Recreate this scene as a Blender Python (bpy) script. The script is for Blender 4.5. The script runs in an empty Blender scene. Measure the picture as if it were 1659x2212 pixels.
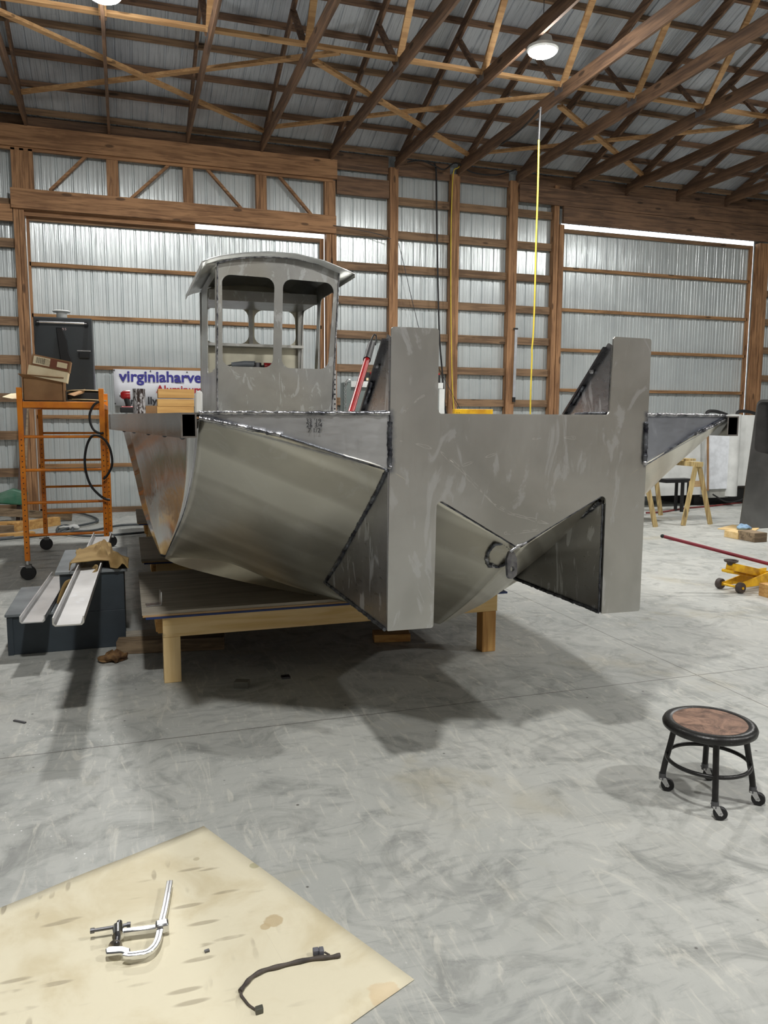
import bpy, bmesh, math, random
from mathutils import Vector, Matrix, noise
random.seed(7)
PI = math.pi
COL = bpy.context.scene.collection
V = Vector
# ---------------- camera (solved from the wall, truss and post lines) ----------------
W_, H_ = 1659, 2212
F_ = 1680.75; CAMZ = 1.58
YAW, PIT, ROL = math.radians(18.30656), math.radians(-6.86674), math.radians(0.24975)
fw = V((math.sin(YAW)*math.cos(PIT), math.cos(YAW)*math.cos(PIT), math.sin(PIT)))
r0 = V((math.cos(YAW), -math.sin(YAW), 0)); u0 = r0.cross(fw)
rt = r0*math.cos(ROL) + u0*math.sin(ROL); up = u0*math.cos(ROL) - r0*math.sin(ROL)
CP = V((0, 0, CAMZ))
cam = bpy.data.objects.new('camera', bpy.data.cameras.new('camera')); COL.objects.link(cam)
cam.matrix_world = Matrix(((rt.x, up.x, -fw.x, 0), (rt.y, up.y, -fw.y, 0), (rt.z, up.z, -fw.z, CAMZ), (0, 0, 0, 1)))
cam.data.sensor_fit = 'HORIZONTAL'; cam.data.sensor_width = 36; cam.data.lens = F_*36/W_
cam.data.clip_end = 200
bpy.context.scene.camera = cam
def ray(x, y): return rt*((x-W_/2)/F_) + up*((H_/2-y)/F_) + fw
def AY(x, y, Y): d = ray(x, y); return CP + d*(Y/d.y)          # measured point at depth Y
def AX(x, y, X): d = ray(x, y); return CP + d*(X/d.x)
def AZ(x, y, z=0): d = ray(x, y); return CP + d*((z-CAMZ)/d.z)  # measured point at height z
# ---------------- helpers ----------------
ORG = {}
def tag(o, label=None, cat=None, group=None, kind=None):
    if label: o['label'] = label
    if cat: o['category'] = cat
    if group: o['group'] = group
    if kind: o['kind'] = kind
    return o
def thing(name, loc, label, cat, group=None):
    o = bpy.data.objects.new(name, None); COL.objects.link(o); o.location = loc
    o.empty_display_size = .1; ORG[o.name] = V(loc)
    return tag(o, label, cat, group)
def org(p): return ORG.get(p.name, V((0, 0, 0))) if p else V((0, 0, 0))
class MB:
    def __init__(s): s.v = []; s.f = []
    def add(s, vs, fs):
        b = len(s.v); s.v += [V(p) for p in vs]; s.f += [tuple(b+i for i in f) for f in fs]; return s
    def box(s, x0, x1, y0, y1, z0, z1):
        return s.add([(x0,y0,z0),(x1,y0,z0),(x1,y1,z0),(x0,y1,z0),(x0,y0,z1),(x1,y0,z1),(x1,y1,z1),(x0,y1,z1)],
                     [(0,3,2,1),(4,5,6,7),(0,1,5,4),(1,2,6,5),(2,3,7,6),(3,0,4,7)])
    def obox(s, c, ex, ey, ez, a, b, d):   # centre, unit axes, full sizes
        ex, ey, ez = V(ex).normalized()*a/2, V(ey).normalized()*b/2, V(ez).normalized()*d/2
        c = V(c); P = [c+ex*i+ey*j+ez*k for k in (-1,1) for (i,j) in ((-1,-1),(1,-1),(1,1),(-1,1))]
        return s.add(P, [(0,3,2,1),(4,5,6,7),(0,1,5,4),(1,2,6,5),(2,3,7,6),(3,0,4,7)])
    def bar(s, p, q, w, h, upv=(0,0,1)):
        p, q = V(p), V(q); d = (q-p); L = d.length; d.normalize(); u = V(upv)
        side = d.cross(u)
        if side.length < 1e-5: side = d.cross(V((1,0,0)))
        side.normalize(); u = side.cross(d)
        return s.obox((p+q)/2, d, side, u, L, w, h)
    def tube(s, path, r, n=10, closed=False, cap=True, rf=None):
        P = [V(p) for p in path]; N = len(P); rings = []; prev = None
        for i, p in enumerate(P):
            if closed: t = P[(i+1) % N]-P[i-1]
            else: t = P[min(i+1, N-1)]-P[max(i-1, 0)]
            t.normalize()
            if prev is None:
                a = V((0,0,1)) if abs(t.z) < .9 else V((1,0,0)); nrm = t.cross(a).normalized()
            else: nrm = (prev - t*prev.dot(t)).normalized()
            prev = nrm; bn = t.cross(nrm); rr = r*(rf(i/(N-1 or 1)) if rf else 1)
            rings.append([p+(nrm*math.cos(2*PI*k/n)+bn*math.sin(2*PI*k/n))*rr for k in range(n)])
        vs = [q for R in rings for q in R]; fs = []
        for i in range(N if closed else N-1):
            j = (i+1) % N
            for k in range(n): fs.append((i*n+k, i*n+(k+1) % n, j*n+(k+1) % n, j*n+k))
        if cap and not closed: fs += [tuple(range(n-1, -1, -1)), tuple((N-1)*n+k for k in range(n))]
        return s.add(vs, fs)
    def cyl(s, p, q, r, n=20, r2=None):
        p, q = V(p), V(q); return s.tube([p, q], r, n, rf=(lambda t: 1+(r2/r-1)*t) if r2 else None)
    def lathe(s, prof, c=(0,0,0), n=32, axis=None):   # prof: (radius, height)
        c = V(c); a = V(axis or (0,0,1)).normalized(); e = a.cross(V((0,1,0)) if abs(a.y) < .9 else V((1,0,0))).normalized(); g = a.cross(e)
        vs = [c+a*h+(e*math.cos(2*PI*k/n)+g*math.sin(2*PI*k/n))*r for r, h in prof for k in range(n)]
        fs = [(i*n+k, i*n+(k+1) % n, (i+1)*n+(k+1) % n, (i+1)*n+k) for i in range(len(prof)-1) for k in range(n)]
        fs += [tuple(range(n-1, -1, -1)), tuple((len(prof)-1)*n+k for k in range(n))]
        return s.add(vs, fs)
    def prism(s, pts, d):
        pts = [V(p) for p in pts]; n = len(pts); d = V(d)
        return s.add(pts+[p+d for p in pts], [tuple(range(n-1,-1,-1)), tuple(range(n, 2*n))]+[(i, (i+1) % n, n+(i+1) % n, n+i) for i in range(n)])
    def grid(s, rows):
        m = len(rows[0]); vs = [p for R in rows for p in R]
        return s.add(vs, [(i*m+j, i*m+j+1, (i+1)*m+j+1, (i+1)*m+j) for i in range(len(rows)-1) for j in range(m-1)])
    def ring(s, c, R, r, axis=(0,0,1), n=32, m=8):
        a = V(axis).normalized(); e = a.cross(V((0,1,0)) if abs(a.y) < .9 else V((1,0,0))).normalized(); g = a.cross(e)
        return s.tube([V(c)+(e*math.cos(2*PI*k/n)+g*math.sin(2*PI*k/n))*R for k in range(n)], r, m, closed=True)
    def ball(s, c, r, sc=(1,1,1), n=12):
        c = V(c)
        prof = [(max(1e-4, math.sin(PI*i/n)), -math.cos(PI*i/n)) for i in range(n+1)]
        k0 = len(s.v); s.lathe(prof, (0,0,0), n+4)
        for i in range(k0, len(s.v)): p = s.v[i]; s.v[i] = c+V((p.x*sc[0], p.y*sc[1], p.z*sc[2]))*r
        return s
    def mesh(s, me, M):
        return s.add([M @ v.co for v in me.vertices], [tuple(p.vertices) for p in me.polygons])
    def build(s, name, m, parent=None, smooth=35, bevel=0, solid=0, origin=None):
        if parent is not None: o0 = org(parent)
        elif origin is not None: o0 = V(origin)
        else:
            xs = [p.x for p in s.v]; ys = [p.y for p in s.v]; zs = [p.z for p in s.v]
            o0 = V(((min(xs)+max(xs))/2, (min(ys)+max(ys))/2, min(zs)))
        me = bpy.data.meshes.new(name); me.from_pydata([p-o0 for p in s.v], [], s.f); me.validate()
        bm = bmesh.new(); bm.from_mesh(me); bmesh.ops.recalc_face_normals(bm, faces=bm.faces); bm.to_mesh(me); bm.free()
        me.materials.append(m)
        if smooth:
            me.polygons.foreach_set('use_smooth', [True]*len(me.polygons)); me.set_sharp_from_angle(angle=math.radians(smooth))
        o = bpy.data.objects.new(name, me); COL.objects.link(o)
        if parent is not None: o.parent = parent; ORG[o.name] = o0
        else: o.location = o0; ORG[o.name] = o0
        if solid: md = o.modifiers.new('s', 'SOLIDIFY'); md.thickness = solid; md.offset = 0
        if bevel: md = o.modifiers.new('b', 'BEVEL'); md.width = bevel; md.segments = 2; md.limit_method = 'ANGLE'
        return o
def frameM(o, ex, ey):
    ex, ey = V(ex).normalized(), V(ey).normalized(); ez = ex.cross(ey)
    return Matrix(((ex.x,ey.x,ez.x,o[0]),(ex.y,ey.y,ez.y,o[1]),(ex.z,ey.z,ez.z,o[2]),(0,0,0,1)))
def plate(loops, thick):       # flat plate with holes, in its own xy-plane
    cu = bpy.data.curves.new('c', 'CURVE'); cu.dimensions = '2D'; cu.fill_mode = 'BOTH'; cu.extrude = thick/2
    for L in loops:
        sp = cu.splines.new('POLY'); sp.points.add(len(L)-1)
        for i, p in enumerate(L): sp.points[i].co = (p[0], p[1], 0, 1)
        sp.use_cyclic_u = True
    ob = bpy.data.objects.new('c', cu); me = bpy.data.meshes.new_from_object(ob)
    bpy.data.objects.remove(ob); return me
def rpoly(pts, r, n=6):        # polygon with rounded corners; r one value or one each
    out = []; N = len(pts)
    for i, p in enumerate(pts):
        p = V((p[0], p[1])); a = V(pts[i-1][:2])-p; b = V(pts[(i+1) % N][:2])-p; rr = r[i] if isinstance(r, (list, tuple)) else r
        if rr <= 0: out.append((p.x, p.y)); continue
        la, lb = a.length, b.length; a.normalize(); b.normalize()
        ang = math.acos(max(-1, min(1, a.dot(b)))); t = min(rr/math.tan(ang/2), la*.49, lb*.49); rr2 = t*math.tan(ang/2)
        c = p+(a+b).normalized()*(rr2/math.sin(ang/2)); s0 = p+a*t-c; s1 = p+b*t-c
        a0 = math.atan2(s0.y, s0.x); a1 = math.atan2(s1.y, s1.x); d = (a1-a0+PI) % (2*PI)-PI
        for k in range(n+1): q = a0+d*k/n; out.append((c.x+math.cos(q)*rr2, c.y+math.sin(q)*rr2))
    return out
def text_mesh(s, size, ext=.001, bold=0, align='LEFT', sx=1):
    cu = bpy.data.curves.new('t', 'FONT'); cu.body = s; cu.size = size; cu.extrude = ext; cu.offset = bold; cu.align_x = align; cu.resolution_u = 3
    ob = bpy.data.objects.new('t', cu); me = bpy.data.meshes.new_from_object(ob); bpy.data.objects.remove(ob)
    for v in me.vertices: v.co.x *= sx
    return me
def clone(src, loc, label=None, group=None):
    def cp(o, par):
        c = o.copy(); COL.objects.link(c)
        if par: c.parent = par
        for ch in [x for x in bpy.data.objects if x.parent == o]: cp(ch, c)
        return c
    c = cp(src, None); c.location = loc; ORG[c.name] = V(loc)
    if label: c['label'] = label
    if group: c['group'] = group
    return c
def crv(P, n=8, closed=False):  # Catmull-Rom through points
    P = [V(p) for p in P]; N = len(P); out = []
    for i in range(N if closed else N-1):
        g = (lambda k: P[k % N]) if closed else (lambda k: P[max(0, min(N-1, k))])
        a, b, c, d = g(i-1), g(i), g(i+1), g(i+2)
        for k in range(n):
            t = k/n; out.append(.5*((2*b)+(c-a)*t+(2*a-5*b+4*c-d)*t*t+(3*b-a-3*c+d)*t**3))
    if not closed: out.append(P[-1])
    return out
# ---------------- materials ----------------
def S(r, g, b):
    f = lambda c: (c/255/12.92) if c/255 <= .04045 else ((c/255+.055)/1.055)**2.4
    return (f(r), f(g), f(b), 1)
class NT:
    def __init__(s, name):
        s.m = bpy.data.materials.new(name); s.m.use_nodes = True; s.t = s.m.node_tree; s.n = s.t.nodes; s.l = s.t.links
        s.b = s.n['Principled BSDF']; s.tc = s.n.new('ShaderNodeTexCoord')
    def new(s, ty, **k):
        o = s.n.new(ty)
        for a, b in k.items(): setattr(o, a, b)
        return o
    def put(s, sock, v):
        if hasattr(v, 'is_output') or isinstance(v, bpy.types.NodeSocket): s.l.new(v, sock)
        else: sock.default_value = v
    def mp(s, scale=(1,1,1), rot=(0,0,0), loc=(0,0,0), src='Object'):
        m = s.new('ShaderNodeMapping'); s.l.new(s.tc.outputs[src] if isinstance(src, str) else src, m.inputs[0])
        m.inputs['Scale'].default_value = scale; m.inputs['Rotation'].default_value = rot; m.inputs['Location'].default_value = loc
        return m.outputs[0]
    def noise(s, vec, sc, det=5, rough=.55, dist=0):
        n = s.new('ShaderNodeTexNoise'); s.l.new(vec, n.inputs['Vector']); n.inputs['Scale'].default_value = sc
        n.inputs['Detail'].default_value = det; n.inputs['Roughness'].default_value = rough; n.inputs['Distortion'].default_value = dist
        return n.outputs['Fac']
    def ramp(s, v, a, b, lo=0., hi=1.):
        m = s.new('ShaderNodeMapRange'); m.interpolation_type = 'SMOOTHSTEP'; s.put(m.inputs[0], v)
        for i, x in enumerate((a, b, lo, hi)): m.inputs[i+1].default_value = x
        return m.outputs[0]
    def mix(s, f, a, b):
        m = s.new('ShaderNodeMix', data_type='RGBA'); s.put(m.inputs[0], f); s.put(m.inputs[6], a); s.put(m.inputs[7], b); return m.outputs[2]
    def math(s, op, a, b=0., c=0.):
        m = s.new('ShaderNodeMath', operation=op); s.put(m.inputs[0], a); s.put(m.inputs[1], b)
        if len(m.inputs) > 2: s.put(m.inputs[2], c)
        return m.outputs[0]
    def vm(s, op, a, b=(0,0,0)):
        m = s.new('ShaderNodeVectorMath', operation=op); s.put(m.inputs[0], a); s.put(m.inputs[1], b); return m
    def seg(s, a, b):          # distance from the surface point to a line segment (object coordinates)
        a, b = V(a), V(b); d = b-a; L2 = d.length_squared
        pa = s.vm('SUBTRACT', s.tc.outputs['Object'], tuple(a)).outputs[0]
        t = s.math('MULTIPLY', s.vm('DOT_PRODUCT', pa, tuple(d)).outputs['Value'], 1/L2)
        t = s.new('ShaderNodeClamp').inputs[0].node if False else t
        c = s.new('ShaderNodeClamp'); s.l.new(t, c.inputs[0])
        sc = s.new('ShaderNodeVectorMath', operation='SCALE'); sc.inputs[0].default_value = tuple(d); s.l.new(c.outputs[0], sc.inputs['Scale'])
        return s.vm('DISTANCE', pa, sc.outputs[0]).outputs['Value']
    def segs(s, L):
        o = None
        for k in range(len(L)):
            d = s.seg(*L[k]); o = d if o is None else s.math('MINIMUM', o, d)
        return o
    def bump(s, h, st, dist=.01):
        b = s.new('ShaderNodeBump'); s.put(b.inputs['Height'], h); b.inputs['Strength'].default_value = st; b.inputs['Distance'].default_value = dist
        s.l.new(b.outputs[0], s.b.inputs['Normal'])
    def out(s, col, rough, metal=0.):
        s.put(s.b.inputs['Base Color'], col); s.put(s.b.inputs['Roughness'], rough); s.put(s.b.inputs['Metallic'], metal); return s.m
def plain(name, c, rough=.5, metal=0, c2=None, sc=8, bump=0):
    n = NT(name); v = n.mp(); f = n.ramp(n.noise(v, sc, 5), .35, .7)
    c2 = c2 or tuple(x*.8 for x in c[:3])+(1,)
    if bump: n.bump(n.noise(v, sc*6, 4), bump, .005)
    return n.out(n.mix(f, c, c2), rough, metal)
def wood(name, c1, c2, ax='x', knots=True, rough=.75):
    n = NT(name); sc = {'x': (1, 14, 14), 'y': (14, 1, 14), 'z': (14, 14, 1)}[ax]
    v = n.mp(sc); g = n.noise(v, 1.6, 6, .6, .6); big = n.noise(n.mp(), 1.3, 3)
    f = n.math('ADD', n.math('MULTIPLY', g, .75), n.math('MULTIPLY', big, .3))
    col = n.mix(n.ramp(f, .4, .66), c1, c2)
    if knots:
        vo = n.new('ShaderNodeTexVoronoi'); n.l.new(n.mp({'x': (1.6,5,5), 'y': (5,1.6,5), 'z': (5,5,1.6)}[ax]), vo.inputs['Vector']); vo.inputs['Scale'].default_value = 1.
        vo.inputs['Randomness'].default_value = 1
        col = n.mix(n.ramp(vo.outputs['Distance'], .09, .15, .75, 0.), col, tuple(x*.28 for x in c2[:3])+(1,))
    n.bump(g, .25, .004); return n.out(col, rough)
def alu(name, base=(.56,.565,.555,1), rough=.34, heat=None, scratch=None, smear=.0, brush=(1,1,30), warm=0., hw=.03, bmp=.03):
    n = NT(name); v = n.mp()
    bn = n.noise(n.mp(brush), 6, 4); cl = n.noise(v, 2.2, 4, .5, .4)
    dark = tuple(x*.72 for x in base[:3])+(1,)
    col = n.mix(n.ramp(cl, .3, .72), base, dark)
    if warm: col = n.mix(n.math('MULTIPLY', n.ramp(n.noise(v, 1.1, 2), .4, .65), warm), col, (.50,.45,.33,1))
    ro = n.math('ADD', n.math('MULTIPLY', bn, .16), rough-.08)
    if smear:
        sm = n.ramp(n.noise(n.mp((3,3,1.2)), 2.4, 6, .62, 1.5), .56, .62, 0, smear)
        col = n.mix(sm, col, (.78,.80,.84,1)); ro = n.math('ADD', ro, n.math('MULTIPLY', sm, .15))
    if heat:
        d = n.segs(heat); w = n.math('ADD', d, n.math('MULTIPLY', n.math('SUBTRACT', n.noise(v, 38, 3), .5), hw*1.1))
        col = n.mix(n.ramp(w, 0, hw*1.35, .6, 0.), col, (.07,.09,.15,1))
        col = n.mix(n.ramp(w, 0, hw*.35, .55, 0.), col, (.03,.03,.04,1))
    if scratch:
        d = n.segs(scratch); w = n.math('ADD', d, n.math('MULTIPLY', n.math('SUBTRACT', n.noise(v, 9, 2), .5), .03))
        line = n.ramp(w, .0012, .0028, 1., 0.)
        w2 = n.math('ABSOLUTE', n.math('SUBTRACT', w, .006)); l2 = n.ramp(w2, .0004, .0012, .3, 0.)
        col = n.mix(n.math('MULTIPLY', n.math('MAXIMUM', line, l2), n.ramp(n.noise(v, 30, 2), .38, .5)), col, (.92,.92,.90,1))
    n.bump(n.math('ADD', n.math('MULTIPLY', cl, 1.), n.math('MULTIPLY', bn, .05)), bmp, .05)
    return n.out(col, ro, 1.)
TIM = {a: wood('timber_'+a, S(172,130,92), S(120,86,58), a) for a in 'xyz'}
GIRT = wood('girt_timber', S(142,114,86), S(100,78,58), 'x')
TRU = {a: wood('truss_timber_'+a, S(130,100,76), S(86,66,52), a) for a in 'xyz'}
BRT = wood('bright_brace_timber', S(200,160,112), S(164,124,82), 'x')
PINE = {a: wood('yellow_pine_'+a, S(232,204,152), S(214,180,120), a) for a in 'xyz'}
PINE2 = {a: wood('warm_pine_'+a, S(216,172,106), S(180,132,74), a) for a in 'xyz'}
GREY = wood('weathered_lumber', S(150,130,104), S(96,80,62), 'x')
PLY = wood('stained_plywood', S(186,178,164), S(152,144,130), 'x', False)
PLYE = wood('plywood_edge', S(214,184,140), S(170,136,96), 'x', False)
BLK = plain('black_rubber', S(24,24,26), .55); BLKG = plain('black_enamel', S(18,19,22), .28)
STEEL = plain('bright_steel', (.62,.62,.63,1), .25, 1); DSTEEL = plain('dark_steel', (.16,.16,.17,1), .4, 1)
CARD = plain('cardboard', S(158,122,84), .8, 0, S(128,96,64), 3); CREAM = plain('cream_card', S(232,218,184), .7, 0, S(214,196,160), 5)
RED = plain('red_paint', S(176,24,28), .35, 0, S(140,16,20), 6); YEL = plain('yellow_paint', S(240,190,24), .45, 0, S(196,140,20), 10)
WHITE = plain('white_paint', S(214,216,214), .45, 0, S(194,196,194), 3)
ORANGE = plain('orange_paint', S(230,136,20), .4, 0, S(204,108,12), 7)
# ---------------- setting ----------------
def m_floor():
    n = NT('concrete'); v = n.mp(); 
    a = n.noise(v, .55, 6, .6, .6); b = n.noise(v, 3.2, 8, .68, 1.2)
    tr = n.noise(n.mp((1, 5.5, 1), (0, 0, .45)), 2.6, 7, .65, 2.2); tr2 = n.noise(n.mp((5, 1, 1), (0, 0, .3)), 2.2, 7, .7, 2.6)
    fine = n.noise(v, 60, 4, .7); arc = n.new('ShaderNodeTexWave', wave_type='RINGS', rings_direction='SPHERICAL'); n.l.new(n.mp((1,1,1),(0,0,0),(-.7,-2.9,0)), arc.inputs['Vector']); arc.inputs['Scale'].default_value = 3.2; arc.inputs['Distortion'].default_value = 9; arc.inputs['Detail'].default_value = 4; arc.inputs['Detail Scale'].default_value = 1.4
    col = n.mix(n.ramp(a, .3, .72), S(192,193,188), S(162,165,162))
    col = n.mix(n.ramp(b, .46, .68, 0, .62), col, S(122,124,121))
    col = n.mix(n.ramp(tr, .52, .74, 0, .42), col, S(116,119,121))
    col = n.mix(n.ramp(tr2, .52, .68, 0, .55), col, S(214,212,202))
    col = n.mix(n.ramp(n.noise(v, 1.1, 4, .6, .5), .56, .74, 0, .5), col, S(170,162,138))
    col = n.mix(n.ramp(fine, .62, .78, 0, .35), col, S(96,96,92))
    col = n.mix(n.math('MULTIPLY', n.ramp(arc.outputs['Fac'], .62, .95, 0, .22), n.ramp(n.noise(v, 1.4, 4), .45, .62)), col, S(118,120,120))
    sx = n.new('ShaderNodeSeparateXYZ'); n.l.new(n.tc.outputs['Object'], sx.inputs[0])
    wob = n.math('MULTIPLY', n.math('SUBTRACT', n.noise(v, 6, 2), .5), .012)
    j1 = n.math('ABSOLUTE', n.math('ADD', n.math('SUBTRACT', sx.outputs[1], 3.84), wob))
    j2 = n.math('ABSOLUTE', n.math('ADD', n.math('SUBTRACT', sx.outputs[0], 3.33), wob))
    j3 = n.math('ABSOLUTE', n.math('ADD', n.math('SUBTRACT', sx.outputs[1], 8.6), wob))
    j = n.math('MINIMUM', n.math('MINIMUM', j1, j2), j3)
    col = n.mix(n.ramp(j, .002, .006, .75, 0), col, S(88,86,80))
    vo = n.new('ShaderNodeTexVoronoi'); n.l.new(v, vo.inputs['Vector']); vo.inputs['Scale'].default_value = 22
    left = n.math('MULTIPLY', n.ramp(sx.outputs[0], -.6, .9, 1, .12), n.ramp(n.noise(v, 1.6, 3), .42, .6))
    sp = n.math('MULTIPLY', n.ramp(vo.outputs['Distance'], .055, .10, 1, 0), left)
    col = n.mix(sp, col, (.95,.95,.95,1))  # metal dust specks, their lamp glint painted white into the colour
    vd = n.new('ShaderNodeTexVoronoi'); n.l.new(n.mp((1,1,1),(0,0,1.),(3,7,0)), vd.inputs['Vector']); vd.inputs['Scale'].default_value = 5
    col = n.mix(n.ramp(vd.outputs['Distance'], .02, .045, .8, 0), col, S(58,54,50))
    n.bump(n.math('ADD', n.math('MULTIPLY', tr, .6), n.math('MULTIPLY', fine, .25)), .25, .01)
    return n.out(col, n.ramp(b, .3, .7, .42, .62), 0.)
def m_panel(name, c1, c2, rough, metal, ax, streak=.25):
    n = NT(name); sc = (26, 1, .12) if ax == 'x' else ((1, 26, .12) if ax == 'y' else (26, .12, .12))
    st = n.noise(n.mp(sc), 3, 3, .6); big = n.noise(n.mp(), .9, 4)
    col = n.mix(n.ramp(big, .35, .7), c1, c2)
    n.bump(st, streak, .008); return n.out(col, rough, metal)
PAN = m_panel('painted_steel_siding', S(206,213,214), S(190,197,199), .24, .35, 'x', .5)
PANY = m_panel('painted_steel_siding_side', S(196,202,203), S(180,187,189), .32, .3, 'y')
def m_roof():
    n = NT('galvanized_roofing'); st = n.noise(n.mp((22, .5, 1)), 3, 5, .7); v = n.mp()
    col = n.mix(n.ramp(n.noise(v, .8, 4), .35, .7), S(204,210,216), S(176,182,190))
    col = n.mix(n.ramp(st, .5, .68, 0, .6), col, S(120,126,136))
    col = n.mix(n.ramp(n.noise(n.mp((1, .35, 1)), 1.6, 5, .6, .6), .66, .72, 0, .5), col, S(70,76,84))
    n.bump(st, .6, .01); return n.out(col, .42, .35)
ROOF = m_roof()
X0, X1, Yb, Yf = -7.5, 19.0, 13.66, -5.5
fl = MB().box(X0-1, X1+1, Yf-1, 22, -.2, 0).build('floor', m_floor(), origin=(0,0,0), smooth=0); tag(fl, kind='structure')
RIB = [(0,0),(.012,.018),(.030,.018),(.042,0),(.098,0),(.104,.004),(.112,.004),(.118,0),(.158,0),(.164,.004),(.172,.004),(.178,0)]
def profile(a, b, pitch=.2286):
    out = []; k = math.floor(a/pitch)
    while k*pitch < b:
        for (u, h) in RIB:
            x = k*pitch+u
            if a < x < b: out.append((x, h))
        k += 1
    return [(a, 0)]+out+[(b, 0)]
def siding(mb, a, b, z0, z1, y, sgn=-1, axis='x'):
    for (p, q) in [(z0, z1)]:
        rows = [[], []]
        for (x, h) in profile(a, b):
            for i, z in enumerate((p, q)):
                rows[i].append(V((x, y+sgn*-h, z)) if axis == 'x' else V((y+sgn*-h, x, z)))
        mb.grid(rows)
    return mb
D1 = (-1.36, 3.40, 4.70); D2 = (8.08, 12.70, 5.26)
wb = MB()
siding(wb, X0, D1[0], 0, 6.2, Yb); siding(wb, D1[0], D1[1], D1[2]+.1, 6.2, Yb); siding(wb, D1[1], D2[0], 0, 6.2, Yb)
siding(wb, D2[0], D2[1], D2[2]+.05, 6.2, Yb); siding(wb, D2[1], X1, 0, 6.2, Yb)
wall_back = wb.build('wall_back', PAN, origin=(0, Yb, 0), smooth=30); tag(wall_back, kind='structure')
ORG[wall_back.name] = V((0, Yb, 0))
def tim(mb, name, ax='z', par=wall_back, m=None, bevel=0): return mb.build(name, m or TIM[ax], par, smooth=0, bevel=bevel)
yF = 13.5
posts = [(3.40,3.49),(3.50,3.58),(4.55,4.71),(5.72,5.89),(6.90,7.07),(7.84,7.94),(7.955,8.06),(12.72,12.84),(12.85,12.97),(14.1,14.26),(15.5,15.66),(-1.52,-1.445),(-1.44,-1.37),(-2.9,-2.74),(-4.3,-4.14)]
for (a, b) in posts:
    top = 4.73 if -1.6 < a < -1.3 else (4.73 if 3.3 < a < 3.6 else (5.25 if (7.9 < a < 8.1 or 12.7 < a < 12.9) else 5.95))
    mb = MB(); w = (b-a)
    n_ = 3 if w > .12 else 2
    for k in range(n_): mb.box(a+w*k/n_+.001, a+w*(k+1)/n_-.001, yF, Yb-.02, 0, top)
    tim(mb, 'post')
mb = MB()
for k in range(5): mb.box(-1.515+k*.061, -1.515+(k+1)*.061-.003, yF+.004*(k % 2), Yb-.02, 5.03, 5.63)
tim(mb, 'post')
for (a, b) in ((-.15,.03),(1.02,1.18),(2.2,2.38),(3.38,3.57)):
    mb = MB(); k_ = 3
    for k in range(k_): mb.box(a+(b-a)*k/k_, a+(b-a)*(k+1)/k_-.002, yF+.02, Yb-.03, 5.03, 5.63)
    tim(mb, 'post')
for (a, b) in (((108,412),(192,332)),((282,430),(368,354)),((522,452),(444,362)),((672,464),(600,378))):
    p, q = AY(*a, yF+.06), AY(*b, yF+.06); tim(MB().bar(p, q, .04, .075, (0,1,0)), 'diagonal_strut', 'x')
# header beams
tim(MB().box(-3.2, 3.58, yF-.06, yF-.005, 5.64, 5.95), 'header_beam', 'x'); tim(MB().box(-3.2, 3.52, yF, yF+.05, 5.60, 5.9), 'header_beam', 'x')
tim(MB().box(-1.54, 3.56, yF-.06, yF-.005, 4.74, 5.03), 'header_beam', 'x'); tim(MB().box(-1.52, 3.54, yF, yF+.05, 4.73, 5.0), 'header_beam', 'x')
tim(MB().box(7.07, 16, yF-.05, yF-.005, 5.58, 5.88), 'header_beam', 'x', m=TRU['x']); tim(MB().box(8.0, 13.0, yF-.06, yF-.005, 5.27, 5.57), 'header_beam', 'x', m=TRU['x'])
tim(MB().box(3.59, 4.54, yF+.01, yF+.06, 5.42, 5.72), 'header_beam', 'x', m=TRU['x'])
tim(MB().box(-7, -1.53, yF, yF+.05, 4.55, 4.8), 'header_beam', 'x')
for (a, b) in ((-7, 4.54), (4.72, 5.71), (5.9, 6.89), (7.08, 18)):
    tim(MB().box(a, b, yF+.05, yF+.09, 5.84, 6.12), 'eave_board', 'x', m=TRU['x'])
zs = [5.41, 4.83, 4.24, 3.65, 3.06, 2.47, 1.88, 1.29, .70, .12]
bays = [(3.585,4.545,zs[1:]),(4.715,5.715,zs),(5.895,6.895,zs),(7.075,7.835,zs),(12.98,14.09,zs),(14.27,15.49,zs),(-2.73,-1.53,zs[1:]),(-4.13,-2.91,zs[1:])]
for (a, b, L) in bays:
    for z in L:
        tim(MB().box(a, b, yF+.06, yF+.10, z-.07, z+.065), 'girt', 'x', m=GIRT)
# sliding doors behind the openings
def door(name, a, b, top, zl, yd, rail):
    mb = MB(); siding(mb, a, b, .01, top, yd)
    d = mb.build(name, PAN, origin=((a+b)/2, yd, 0), smooth=30); tag(d, kind='structure')
    for z in zl: tim(MB().box(a+.05, b-.05, yd-.075, yd-.022, z-.03, z+.03), 'girt', par=d, m=wood('door_girt_timber_%d' % int(z*100), S(168,128,86), S(120,88,58), 'x'))
    for (p, q) in ((a, a+.07), (b-.07, b)): tim(MB().box(p, q, yd-.075, yd-.021, .04, top), 'stile', par=d)
    tim(MB().box(a, b, yd-.07, yd-.021, top-.07, top), 'top_rail', par=d, m=GIRT)
    tim(MB().box(a, b, yd-.075, yd-.02, .005, .09), 'bottom_rail', par=d, m=GIRT)
    MB().box(a, b, yd-.01, yd+.05, rail, rail+.06).build('track', DSTEEL, d, 0)
    return d
d1 = door('door_1', -1.39, 3.395, 4.685, [3.96, 3.17, 2.38, 1.58, .79], 13.74, 4.80)
d2 = door('door_2', 8.05, 12.70, 5.222, [4.48, 3.70, 2.93, 2.15, 1.36, .58], 13.74, 5.35)
for (a, b, z0, z1) in ((-1.5,3.5,4.70,4.735),):
    tim(MB().box(a, 1.2, yF+.06, yF+.10, z0-.04, z1), 'trim', 'x')
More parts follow.
